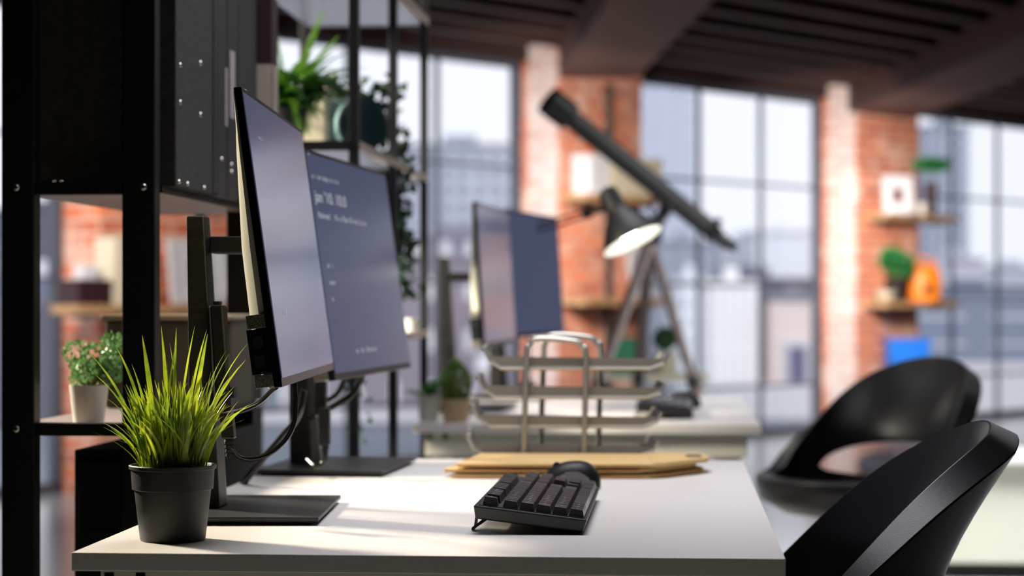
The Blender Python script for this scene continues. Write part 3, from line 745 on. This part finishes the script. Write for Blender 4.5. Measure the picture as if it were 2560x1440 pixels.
part('focus_knob', MB().tube([kn-ORG+Vector((.02, -.03, .035)), kn-ORG+Vector((.02, .03, .035))], .014, 16), M['scopeblack'], o, smooth=True)
Mt = at(1648, 530, TD)
pm = A+D_*((Mt-A).dot(D_))
seg('mount_head', Mt+Vector((0, 0, -.03)), pm+Vector((0, 0, -.028)), .022, .028, 'scopeblack')
k = MB(); c0 = at(1650, 520, TD)-ORG
k.tube([c0+.036*(Vector((1, 0, 0))*math.cos(a)+Vector((0, 0, 1))*math.sin(a)) for a in [2*PI*i/24 for i in range(24)]], .007, 8, close=True); part('slow_motion_ring', k, M['scopeblack'], o, smooth=True)
hub = at(1625, 590, TD)
seg('tripod_hub', at(1632, 606, TD), at(1645, 540, TD), .030, .024, 'scopeblack')
for px1, py1, d1 in ((1525, 880, TD-.25), (1742, 985, TD-.1), (1600, 900, TD+.45)):
    s = at(1625, 600, TD); q = at(px1, py1, d1); dr = q-s; ft = s+dr*(s.z/-dr.z); ft.z = .004
    lg = part('leg', MB().tube([s-ORG, ft-ORG], [.024, .018], 8, flat=.7), M['woodleg'], o)
    m_ = s+(ft-s)*.42
    part('leg_clamp', MB().tube([m_-ORG-(ft-s).normalized()*.02, m_-ORG+(ft-s).normalized()*.02], .024, 12), M['scopeblack'], lg, smooth=True)
# side table items behind the tray: green bag, pale pole lamp, ball topiary
o = thing('side_table', 'low cream side table holding the green bag, mostly hidden', 'table', (.62, 9.6, 0), 0)
part('table_top', MB().box(-.30, .22, -.2, .2, .66, .69), M['cream'], o, bevel=.004)
for x in (-.27, .17):
    for y in (-.17, .15): part('leg', MB().box(x, x+.03, y, y+.03, 0, .659), M['cream'], o)
o = thing('bag', 'green bag standing behind the paper tray', 'bag', (.49, 9.55, .691), .1)
part('body', MB().hexa([(-.075, -.05, 0), (.075, -.05, 0), (.075, .05, 0), (-.075, .05, 0)], [(-.07, -.03, .16), (.068, -.03, .15), (.068, .03, .15), (-.07, .03, .16)]), M['greenbag'], o, bevel=.01)
part('handle', MB().tube(spline([(-.03, -.035, .15), (-.02, -.035, .175), (.02, -.035, .175), (.03, -.035, .15)], 6), .005, 8), M['greenbag'], o, smooth=True)
tag(part('candle_stand', MB().lathe([(.035, 0), (.03, .012), (.012, .02), (.012, .31), (.02, .33), (0, .33)], 24), M['cream'], smooth=True, loc=(.585, 9.62, .691)), 'slim pale candle stand beside the green bag', 'candle stand')
potplant('topiary', 'dark ball topiary in a pale pot beside the candle stand', (.665, 9.55, .691), .05, .09, M['cream'], M['leaf'], .052, .05, .15, 600, .02, 'ball', 8, taper=.9)

# ------------------------------------------------------------------ chairs
def chair(loc, rz, label, lift=0):
    "local: +x is the back of the chair, -x the front; z from the floor"
    o = thing('chair', label, 'chair', loc, rz, 'black shell chairs with an open loop back')
    n = 72; SB, R0 = .548, .19
    def rimz(X):
        z = .652+.194*X
        return z if z > .61 else .590+.020*math.exp((z-.61)/.020)
    def rad_(z, X):
        t = max(0, (z-SB)/.32); side = .195+.025*t
        u = min(1, max(0, (z-.665)/.17)); rear = .135+.098*(u**1.25)
        w_ = ((1+X)/2)**2.2
        return side*(1-w_)+rear*w_
    vs = []; cols = []
    OW = rad(74)
    for k in range(n):
        a = 2*PI*k/n; X = math.cos(a); Y = math.sin(a); psi = abs((a+PI) % (2*PI)-PI)
        zr = rimz(X)
        op = max(0, 1-(psi/OW)**2.4)**.55
        lo = SB+.026+.022*(1-op); hi = lo+.082*op
        if psi >= OW or hi-lo < .003 or hi > zr-.05: lo = hi = min(SB+.050, (zr+SB)/2+.006)
        rb = rad_(SB+.02, X)
        col = [(0.02, SB-.006), (rb*.6, SB-.004), (rb*.86, SB+.001)]
        zz = [SB+(lo-SB)*.5, lo]
        pts = [(r_, z_) for r_, z_ in col]+[(rad_(z_, X), z_) for z_ in zz]
        up = [(rad_(hi+(zr-hi)*t, X), hi+(zr-hi)*t) for t in (0, .1, .25, .4, .55, .7, .85, 1)]
        cols.append((X, Y, pts, up, psi < OW-rad(1)))
    def mesh(which):
        b = MB(); vs = []; nn = None
        for X, Y, pts, up, op in cols:
            L_ = pts if which == 0 else up
            nn = len(L_)
            for r_, z_ in L_: vs.append((r_*X, r_*1.06*Y, z_))
        fs = []
        for k in range(n):
            for j in range(nn-1):
                p, q = k*nn+j, ((k+1) % n)*nn+j; fs.append((p, q, q+1, p+1))
        if which == 0: fs.append(tuple(k*nn for k in range(n))[::-1])
        b.add(vs, fs); return b
    both = mesh(0); k0 = len(both.v); m2 = mesh(1); both.add(m2.v, m2.f)
    # weld where closed
    bm = bmesh.new(); me0 = bpy.data.meshes.new('t')
    seat = part('seat_shell', both, M['chair'], o, smooth=True)
    bm.from_mesh(seat.data); bmesh.ops.remove_doubles(bm, verts=bm.verts, dist=.0012); bmesh.ops.recalc_face_normals(bm, faces=bm.faces)
    # make the normals point outwards (down/out)
    bm.faces.ensure_lookup_table()
    f0 = min(bm.faces, key=lambda f: f.calc_center_median().xy.length)
    if f0.normal.z > 0: bmesh.ops.reverse_faces(bm, faces=bm.faces)
    bm.to_mesh(seat.data); bm.free(); bpy.data.meshes.remove(me0)
    seat.data.polygons.foreach_set('use_smooth', [True]*len(seat.data.polygons))
    seat.location.z = lift
    s = seat.modifiers.new('t', 'SOLIDIFY'); s.thickness = .040; s.offset = 1
    bv = seat.modifiers.new('b', 'BEVEL'); bv.width = .0185; bv.segments = 7; bv.limit_method = 'ANGLE'; bv.angle_limit = rad(50)
    seat.modifiers.new('n', 'WEIGHTED_NORMAL')
    part('mechanism', MB().box(-.09, .09, -.06, .06, .470+lift, .507+lift), M['lampblack'], o, bevel=.006)
    part('gas_lift', MB().lathe([(.028, .12), (.028, .30), (.018, .302), (.018, .4695+lift)], 24), M['tray'], o, smooth=True)
    bs = MB()
    for k in range(5):
        a = 2*PI*k/5+.3; bs.tube([(0, 0, .125), (.13*math.cos(a), .13*math.sin(a), .115), (.28*math.cos(a), .28*math.sin(a), .075)], [.024, .02, .014], 10)
    st = part('star_base', bs, M['lampblack'], o, smooth=True)
    for k in range(5):
        a = 2*PI*k/5+.3; c = Vector((.28*math.cos(a), .28*math.sin(a), .03))
        t = Vector((-math.sin(a), math.cos(a), 0))
        part('caster', MB().lathe([(0, -.02), (.026, -.018), (.030, 0), (.026, .018), (0, .02)], 20).xf(Matrix.Translation(c) @ t.to_track_quat('Z', 'Y').to_matrix().to_4x4()), M['lampblack'], o, smooth=True)
    return o
chair((.357, 2.74, 0), rad(0), 'black loop-back chair tucked against the keyboard desk', .012)
chair((.775, 4.80, 0), rad(40), 'black loop-back chair beside the plant desk, open back showing', .036)

# ------------------------------------------------------------------ black shelving with boxes
RK = Vector((-.6965, 3.0, 0))
o = thing('shelving_unit', 'heavy black steel shelving unit holding dark boxes and a small herb pot', 'shelving unit', RK, YAW)
X1 = .2125
for x in (0, X1-.0455):
    for y in (0, .70):
        p_ = part('post', MB().box(x, x+.0455, y, y+.032, 0, 1.95), M['blackmetal'], o, bevel=.002)
        if y == 0:
            for z in (1.1610, .8320):
                if x > 0 and z < 1: continue
                part('bolt', MB().lathe([(.0046, 0), (.0046, .0016), (.0030, .003), (0, .003)], 16).xf(Matrix.Translation((x+(.021 if x == 0 else .030), -.0002, z)) @ Matrix.Rotation(PI/2, 4, 'X')), M['stud'], p_, smooth=True)
for z, d1 in ((1.1555, .82), (.8265, .82), (.12, .753), (1.62, .753)):
    sh = part('shelf', MB().box(.001, X1-.001, .0325, d1 if z > .5 and z < 1.5 else .699, z, z+.0085), M['board'], o)
    part('shelf_rail', MB().box(.0457, X1-.0457, .001, .0322, z-.004, z+.013), M['blackmetal'], sh)
    part('shelf_rail', MB().box(X1-.0009, X1+.003, .0325, .6995, z-.001, z+.0095), M['blackmetal'], sh)
def onrack(name, label, cat, x0, x1, y0, y1, z0, z1, m, bev=.002, group=None):
    o2 = thing(name, label, cat, RK, YAW, group)
    part('body', MB().box(x0, x1, y0, y1, z0, z1), M[m], o2, bevel=bev); return o2
def stud(o2, x, y, z, r=.0036, front=False):
    t = Matrix.Translation((x, y, z)) @ Matrix.Rotation(PI/2, 4, 'X' if front else 'Y')
    part('rivet', MB().lathe([(r, 0), (r*.9, .0012), (r*.5, .0022), (0, .0024)], 16).xf(t), M['stud'], o2, smooth=True)
zs = 1.1642
a_ = onrack('file_box', 'wide dark felt file box behind the first black posts', 'box', .008, .2285, .056, .330, zs, zs+.34, 'boxfelt')
for y, z in ((.085, 1.335), (.085, 1.283), (.215, 1.352), (.215, 1.277)): stud(a_, .2286, y, z)
for y in (.075, .13, .24): stud(a_, .2286, y, 1.172, .003)
stud(a_, .058, .0555, 1.1715, .003, True); stud(a_, .068, .0555, 1.1715, .003, True)
part('lid_strap', MB().box(.2287, .2300, .300, .326, zs+.004, zs+.335), M['binder'], a_)
b_ = onrack('binder', 'black binder with a narrow lilac spine label', 'binder', .03, .2285, .334, .405, zs, zs+.33, 'binder')
part('spine_label', MB().box(.2286, .2296, .390, .4045, zs+.05+.06, zs+.18+.02), M['label'], b_)
stud(b_, .2286, .365, 1.222, .0030)
c_ = onrack('binder', 'black ring binder with a tall pale spine strip', 'binder', .03, .2285, .409, .490, zs, zs+.33, 'binder')
part('spine_label', MB().box(.2286, .2296, .425, .462, 1.290, 1.395), M['label'], c_)
stud(c_, .2286, .440, 1.218, .003); stud(c_, .2286, .440, 1.207, .0036)
d_ = onrack('file_box', 'narrow grey felt file box with a single rivet', 'box', .02, .2285, .494, .640, zs, zs+.34, 'boxfelt')
stud(d_, .2286, .545, 1.340, .004)
e_ = onrack('binder', 'maroon binder with a beige label at the shelf end', 'binder', .04, .2340, .757, .812, zs, zs+.36, 'maroon')
part('spine_label', MB().box(.15, .2335, .7555, .7568, 1.305, 1.408), M['beige'], e_)
part('spine_label', MB().box(.2341, .2350, .762, .808, 1.305, 1.408), M['beige'], e_)
# lower tier
cr = thing('storage_crate', 'olive-brown crate with a paler rim behind the herb pot', 'crate', RK, YAW)
part('body', MB().box(.012, .215, .50, .69, .8352, .975), M['crate'], cr, bevel=.006)
part('rim', MB().box(.006, .220, .494, .696, .9755, .984), M['craterim'], cr, bevel=.003)
p = at(222, 1052, 3.09); p.z = .8352
potplant('potted_herb', 'small leafy herb in a white pot on the black shelving', p, .0275, .053, M['whitepot'], M['herb'], .054, .044, .083, 1600, .0075, 'loose', 21)
cb = thing('drawer_cabinet', 'black cabinet on the lowest tier of the black shelving', 'cabinet', RK, YAW)
part('body', MB().box(.086, .2205, .0555, .698, .1290, .800), M['cabinet'], cb, bevel=.002)
for i in range(3):
    dr = part('drawer_front', MB().box(.092, .160, .0515, .0552, .14+i*.22, .345+i*.22), M['cabinet'], cb, bevel=.001)
    part('handle', MB().box(.11, .14, .046, .0513, .24+i*.22, .25+i*.22), M['blackmetal'], dr)

# ------------------------------------------------------------------ thin plant rack
PR = Vector((-.287-.29, 4.0, 0)); 
o = thing('plant_rack', 'tall thin-framed black rack with white shelves and trailing plants', 'shelving unit', PR, YAW)
PW = .30
for y in (0, .555, 1.12):
    for x in (0, PW-.018): part('post', MB().box(x, x+.018, y, y+.018, 0, 2.05), M['rackmetal'], o, bevel=.001)
for z in (1.645, 1.282, .925, .30):
    sh = part('shelf', MB().box(.0182, PW-.0182, .002, 1.136, z, z+.012), M['whiteshelf'], o)
    part('shelf_rail', MB().box(.018, PW-.018, -.002, .0018, z-.004, z+.014), M['rackmetal'], sh)
    part('shelf_rail', MB().box(.018, PW-.018, 1.1362, 1.139, z-.004, z+.014), M['rackmetal'], sh)
    part('edge_strip', MB().box(PW-.0005, PW+.003, .018, 1.12, z-.001, z+.013), M['beige'], sh)
def onp(x, y, z): return PR+RM.to_3x3()@Vector((x, y, 0))+Vector((0, 0, z))
# fern in a dark pot
fp = at(722, 372, 4.15); fp.z = 1.2943; fp.x += .0
o = thing('potted_fern', 'bright green fern in a dark pot on the thin rack', 'plant', fp, 0)
part('pot', MB().lathe([(.026, 0), (.036, .075), (.033, .075), (.030, .065), (0, .065)], 32), M['scopeblack'], o, smooth=True)
fr = MB(); r = random.Random(9)
def frond(b, p0, az, L_, rise, droop, lw, rr):
    d = Vector((math.cos(az), math.sin(az), 0)); s = Vector((-d.y, d.x, 0)); n = 34; prev = None
    pts = [p0+d*L_*t*(.55+.45*t*.5)+Vector((0, 0, rise*t-droop*t*t)) for t in [i/n for i in range(n+1)]]
    b.tube(pts, [.0014*(1-i/(n+2)) for i in range(n+1)], 4)
    for i in range(3, n+1):
        t = i/n; w = lw*math.sin(PI*min(1, .12+t*.88))**.7; tg = (pts[i]-pts[i-1]).normalized()
        for sg in (-1, 1):
            tip = pts[i]+s*sg*w+tg*w*.45+Vector((0, 0, -w*.15)); wd = tg*.0026
            b.add([pts[i]-wd, pts[i]+wd, tip+wd*.3, tip-wd*.3], [(0, 1, 2, 3)])
for k in range(64):
    az = k*2.39+r.uniform(-.2, .2); L_ = r.uniform(.08, .19); frond(fr, Vector((0, 0, .066)), az, L_, r.uniform(.08, .19), r.uniform(.03, .15), r.uniform(.012, .020), r)
for az, L_, ri, dr in ((.25, .21, .19, .12), (-.2, .2, .2, .12), (-.6, .18, .17, .12), (.1, .16, .2, .08)): frond(fr, Vector((0, 0, .066)), az, L_, ri, dr, .020, r)
frond(fr, Vector((0, 0, .066)), .2, .10, .245, .0, .013, r); frond(fr, Vector((0, 0, .066)), .9, .13, .23, .02, .014, r)
frond(fr, Vector((.0, 0, .066)), 2.8, .05, .20, .0, .013, r)
part('foliage', fr, M['fern'], o)
bs_ = MB(); bush(bs_, (0.01, 0, .11), .06, .035, 500, .014, seed=12); part('inner_foliage', bs_, M['leaf'], o)
# cream box and teal drum
p = onp(.170, .32, 1.2943)
o = thing('storage_jar', 'cream square canister behind the fern pot', 'canister', p, YAW)
part('body', MB().box(-.085, .03, -.045, .045, 0, .108), M['cream'], o, bevel=.008); part('lid', MB().box(-.087, .032, -.047, .047, .1083, .126), M['cream'], o, bevel=.006)
dc = at(893, 305, 4.30)
o = thing('drum_ornament', 'round teal drum with a dark face lying behind the rack post', 'ornament', (dc.x, dc.y, 1.2945), 0)
rr_ = .054; zc_ = .0545
da = Vector((.52, -.85, 0)).normalized()
def drum(p1, p2, r_): return MB().tube([Vector((0, 0, zc_))+da*p1, Vector((0, 0, zc_))+da*(p1+.002), Vector((0, 0, zc_))+da*(p2-.002), Vector((0, 0, zc_))+da*p2], [r_*.95, r_, r_, r_*.95], 48)
part('body', drum(-.085, .02, rr_), M['teal'], o, smooth=True)
part('face', drum(.0202, .026, rr_*.98), M['tealdark'], o, smooth=True)
# trailing ivy
def ivy(label, root, strands, seed, lsize=.022, pot=True, m='ivy', dens=1.0):
    o = thing('trailing_ivy', label, 'plant', root, 0, 'trailing ivy on the thin rack')
    r = random.Random(seed)
    if pot:
        part('pot', MB().lathe([(.030, 0), (.042, .07), (.039, .07), (.035, .06), (0, .06)], 28), M['scopeblack'], o, smooth=True)
    st = MB(); lv = MB()
    for pts in strands:
        sp = spline([Vector(p)-root for p in pts], 10); st.tube(sp, .0012, 5)
        L_ = 0
        for i in range(1, len(sp)):
            for q in range(max(1, int(dens*(sp[i]-sp[i-1]).length/.004))):
                c = sp[i-1].lerp(sp[i], r.random())+Vector((r.gauss(0, .016), r.gauss(0, .016), r.gauss(0, .01)))
                e = Euler((r.uniform(0, 6), r.uniform(0, 6), r.uniform(0, 6))).to_matrix(); s = lsize*r.uniform(.6, 1.2)
                lv.add([c+e@Vector(v)*s for v in ((0, -.5, 0), (.5, -.25, .05), (.3, .1, .1), (0, .6, 0), (-.3, .1, .1), (-.5, -.25, .05))], [(0, 1, 2, 3), (0, 3, 4, 5)])
    part('stem', st, M['stem'], o); part('foliage', lv, M[m], o); return o
D1 = 4.62
ivy('dark ivy cascading from the middle shelf beside the inner rack post', at(905, 372, 4.62)+Vector((0, 0, .0)),
    [[at(905, 300, D1), at(930, 230, D1), at(960, 215, D1), at(985, 235, D1-.02)],
     [at(905, 300, D1), at(925, 260, D1), at(945, 320, D1), at(955, 420, D1+.05), at(975, 520, D1+.1), at(985, 600, D1+.1)],
     [at(905, 300, D1), at(940, 290, D1), at(985, 340, D1+.1), at(1005, 410, D1+.1), at(992, 520, D1+.1), at(1000, 640, D1+.1), at(1012, 720, D1+.1), at(1018, 745, D1+.1)],
     [at(905, 300, D1), at(915, 340, D1), at(930, 400, D1), at(960, 450, D1+.05), at(975, 560, D1+.1), at(985, 650, D1+.1)],
     [at(905, 300, D1), at(880, 260, D1), at(850, 220, D1-.05), at(800, 205, D1-.1), at(745, 230, D1-.15)]], 31, dens=3.0)
ivy('thin ivy sprig dangling low behind the second monitor cable', at(890, 925, 4.4),
    [[at(890, 870, 4.4), at(900, 960, 4.4), at(895, 1020, 4.4), at(905, 1085, 4.4)], [at(890, 870, 4.4), at(870, 940, 4.4), at(875, 990, 4.4)]], 33, lsize=.014, pot=False, dens=.35, m='leaf')
# small white pot on the lower rack shelf
q = at(1040, 820, 5.0); 
tag(part('cup', MB().lathe([(.015, 0), (.021, .028), (.018, .028), (.013, .004), (0, .004)], 24), M['whitepot'], smooth=True, loc=(q.x-.012, q.y, .9372)), 'small white cup on the thin rack beside the wide screen', 'cup')

# ------------------------------------------------------------------ low white bench and round basket at the far right
o = thing('bench', 'low white cabinet bench beyond the loop-back chairs', 'bench', (2.15, 8.1, 0), rad(-3))
part('bench_top', MB().box(-.62, .9, -.25, .25, .42, .45), M['desk'], o, bevel=.004)
part('front_panel', MB().box(-.58, .86, -.2, .22, .06, .4195), M['deskframe'], o, bevel=.004)
part('plinth', MB().box(-.55, .83, -.16, .2, 0, .0595), M['blackmatte'], o)
o = thing('round_basket', 'round tan basket with a grey cushion seen through the chair back', 'basket', (1.87, 11.2, 0), 0)
part('body', MB().lathe([(.07, 0), (.11, .05), (.118, .10), (.11, .13), (.0, .13)], 36), M['basket'], o, smooth=True)
part('cushion', MB().lathe([(.100, .1305), (.118, .16), (.105, .20), (.06, .228), (0, .235)], 36), M['greycloth'], o, smooth=True)

# ------------------------------------------------------------------ city outside
GZ = -19.5
def ground():
    b = MB(); b.box(-900, 1200, 60, 1500, GZ-2, GZ); o = part('ground', b, mat('asphalt_lots', (.085, .10, .135), .8, col2=(.13, .15, .19), scale=.02)); struct(o)
ground()
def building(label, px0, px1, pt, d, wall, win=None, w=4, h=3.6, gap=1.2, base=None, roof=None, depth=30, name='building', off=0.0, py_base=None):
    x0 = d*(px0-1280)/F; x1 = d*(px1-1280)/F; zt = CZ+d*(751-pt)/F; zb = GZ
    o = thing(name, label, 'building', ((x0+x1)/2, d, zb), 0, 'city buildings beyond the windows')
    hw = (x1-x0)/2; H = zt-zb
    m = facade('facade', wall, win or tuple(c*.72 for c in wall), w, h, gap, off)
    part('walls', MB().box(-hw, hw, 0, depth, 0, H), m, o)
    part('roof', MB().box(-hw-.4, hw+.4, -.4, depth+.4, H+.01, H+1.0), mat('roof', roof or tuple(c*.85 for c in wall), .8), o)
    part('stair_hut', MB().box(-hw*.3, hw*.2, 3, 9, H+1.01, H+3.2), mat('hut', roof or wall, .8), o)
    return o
B_ = building
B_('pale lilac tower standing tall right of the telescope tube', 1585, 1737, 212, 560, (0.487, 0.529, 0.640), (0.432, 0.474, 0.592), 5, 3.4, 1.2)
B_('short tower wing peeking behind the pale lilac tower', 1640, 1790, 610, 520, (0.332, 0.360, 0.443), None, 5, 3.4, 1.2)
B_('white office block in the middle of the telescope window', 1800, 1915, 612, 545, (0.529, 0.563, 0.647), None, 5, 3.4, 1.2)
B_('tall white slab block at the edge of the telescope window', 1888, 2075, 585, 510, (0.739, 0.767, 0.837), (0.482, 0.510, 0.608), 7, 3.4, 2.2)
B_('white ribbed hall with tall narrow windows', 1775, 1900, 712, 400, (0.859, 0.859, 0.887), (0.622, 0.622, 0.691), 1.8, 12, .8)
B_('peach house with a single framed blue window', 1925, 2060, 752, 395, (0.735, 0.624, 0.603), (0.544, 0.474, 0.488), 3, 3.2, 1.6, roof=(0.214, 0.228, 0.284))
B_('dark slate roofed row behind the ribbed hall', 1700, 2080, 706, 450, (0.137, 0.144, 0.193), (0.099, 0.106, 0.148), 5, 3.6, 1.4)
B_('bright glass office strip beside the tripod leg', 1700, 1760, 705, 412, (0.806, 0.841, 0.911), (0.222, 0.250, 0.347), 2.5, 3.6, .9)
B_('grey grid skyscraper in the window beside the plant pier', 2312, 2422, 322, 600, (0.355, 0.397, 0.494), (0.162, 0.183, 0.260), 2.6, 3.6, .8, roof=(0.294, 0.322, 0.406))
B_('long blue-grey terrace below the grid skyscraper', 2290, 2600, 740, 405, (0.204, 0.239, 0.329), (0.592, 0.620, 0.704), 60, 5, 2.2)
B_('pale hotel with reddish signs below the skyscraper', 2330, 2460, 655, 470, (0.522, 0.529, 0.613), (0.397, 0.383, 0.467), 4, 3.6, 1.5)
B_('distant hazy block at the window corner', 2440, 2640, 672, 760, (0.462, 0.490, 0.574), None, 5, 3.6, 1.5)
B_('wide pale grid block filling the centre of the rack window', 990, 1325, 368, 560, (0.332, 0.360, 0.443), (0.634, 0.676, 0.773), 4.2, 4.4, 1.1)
B_('grey terrace with white upper floor behind the far monitors', 960, 1330, 600, 440, (0.250, 0.250, 0.319), (0.845, 0.859, 0.901), 5, 14, 1.6)
B_('mauve brick warehouse with white window bays', 700, 1180, 655, 385, (0.277, 0.242, 0.291), (0.860, 0.860, 0.902), 6.5, 9, 2.6)
B_('mauve annex block beneath the white terrace', 1186, 1340, 735, 350, (0.330, 0.288, 0.330), (0.795, 0.788, 0.844), 7, 7, 2.4)
B_('pale tower half hidden by the fern', 640, 900, 540, 560, (0.411, 0.453, 0.550), (0.485, 0.527, 0.625), 5, 4, 1.2)
B_('dark blue office block beyond the black posts', -60, 240, 530, 560, (0.088, 0.106, 0.155), (0.073, 0.087, 0.129), 8, 5, 1.2, roof=(0.091, 0.105, 0.147))
B_('blue-grey low block with pale parapet beyond the black posts', 20, 200, 690, 440, (0.143, 0.185, 0.304), (0.111, 0.146, 0.236), 6, 5, 1.0, roof=(0.567, 0.581, 0.637))
B_('slate shed with a rounded white front beyond the black posts', -100, 330, 770, 385, (0.109, 0.115, 0.157), (0.089, 0.096, 0.131), 8, 6, 1.2, roof=(0.156, 0.163, 0.212))
hs = [o for o in bpy.data.objects if o.get('label', '').startswith('peach house')][0]
fw = MB(); fw.box(-2.9, 2.9, -.6, -.05, 3.2, 13.4); part('window_frame', fw, M['white'], hs)
fw = MB(); fw.box(-1.6, 1.6, -.75, -.61, 4.6, 12.2); part('window_pane', fw, mat('blue_pane', (0.106, 0.113, 0.218), .3), hs)
# low white walls along the road
for i, (a, c, d, pt, pb_) in enumerate(((1735, 2075, 380, 958, 992), (640, 1060, 370, 1025, 1060), (2290, 2620, 388, 905, 930))):
    x0 = d*(a-1280)/F; x1 = d*(c-1280)/F
    lb = ('long white wall at the foot of the ribbed hall', 'long white wall along the road below the rack window', 'white wall at the foot of the blue-grey terrace')[i]
    tag(part('roadside_wall', MB().box(x0, x1, d, d+1, GZ, CZ+d*(751-pt)/F), M['white']), lb, 'wall')

# ------------------------------------------------------------------ light
sc = bpy.context.scene
w = bpy.data.worlds.new('World'); sc.world = w; w.use_nodes = True
N, L = w.node_tree.nodes, w.node_tree.links
bg = N['Background']
tc = N.new('ShaderNodeTexCoord'); sp = N.new('ShaderNodeSeparateXYZ'); rp = N.new('ShaderNodeValToRGB')
L.new(tc.outputs['Generated'], sp.inputs[0]); L.new(sp.outputs[2], rp.inputs[0])
rp.color_ramp.elements[0].position = 0; rp.color_ramp.elements[0].color = (.77, .80, .89, 1)
rp.color_ramp.elements[1].position = .35; rp.color_ramp.elements[1].color = (.81, .84, .92, 1)
L.new(rp.outputs[0], bg.inputs['Color']); bg.inputs['Strength'].default_value = 1.28
def area(name, loc, target, size, power, col, sy=None, spread=180):
    l = bpy.data.lights.new(name, 'AREA'); l.energy = power; l.color = col; l.size = size; l.spread = rad(spread)
    if sy: l.shape = 'RECTANGLE'; l.size_y = sy
    o = bpy.data.objects.new(name, l); C.objects.link(o); o.location = loc
    o.rotation_euler = (Vector(target)-Vector(loc)).to_track_quat('-Z', 'Y').to_euler(); return o
area('key_light', (-2.6, 4.3, 2.35), (.0, 2.6, .8), .40, 29, (1, .88, .70), spread=52)
area('desk_fill', (.10, 3.2, 2.38), (0.16, 3.15, .74), 1.0, 16, (.95, .93, 1), spread=110)
area('far_desk_fill', (.25, 5.6, 2.38), (.25, 5.5, .74), .9, 8, (.93, .92, 1), spread=100)
area('second_key_light', (-2.3, 3.95, 2.3), (.1, 5.0, .74), .4, 28, (1, .90, .74), spread=52)
for s0, pw_ in ((-3.6, 24), (.155, 33), (3.63, 40)):
    area('pier_fill', tuple(wl(s0-2.0, 1.75, 1.95)), tuple(wl(s0+.1, .2, 1.35)), .5, pw_, (1, .90, .82), spread=82)  # added area lights without fixtures, brightening the brick piers and their sides
area('bench_fill', (2.2, 7.0, 2.5), (1.6, 7.5, 0), 1.2, 60, (.95, .97, 1), spread=100)  # added fill that brightens the floor and bench, no fixture there
sl = bpy.data.lights.new('sun', 'SUN'); sl.energy = 1.9; sl.color = (1, .97, .95); sl.angle = rad(3)
so = bpy.data.objects.new('sun', sl); C.objects.link(so); so.rotation_euler = Vector((.35, 1, -.75)).to_track_quat('-Z', 'Y').to_euler()
'''l = bpy.data.lights.new('lamp_bulb', 'POINT'); l.energy = 2.2; l.color = (1, .94, .82); l.shadow_soft_size = .02
o = bpy.data.objects.new('lamp_bulb', l); C.objects.link(o); o.location = HL-ax*.012'''
area('bench_fill', (2.2, 7.0, 2.5), (1.6, 7.5, 0), 1.2, 45, (.95, .97, 1))  # wider copy of the added floor fill, also without a fixture

sc.view_settings.view_transform = 'Standard'; sc.view_settings.look = 'None'; sc.view_settings.gamma = 1
sc.view_settings.exposure = 0.0; sc.view_settings.use_curve_mapping = False
sc.cycles.use_denoising = True
sc.cycles.max_bounces = 8
sc.cycles.caustics_reflective = False; sc.cycles.caustics_refractive = False
sc.cycles.sample_clamp_indirect = 6
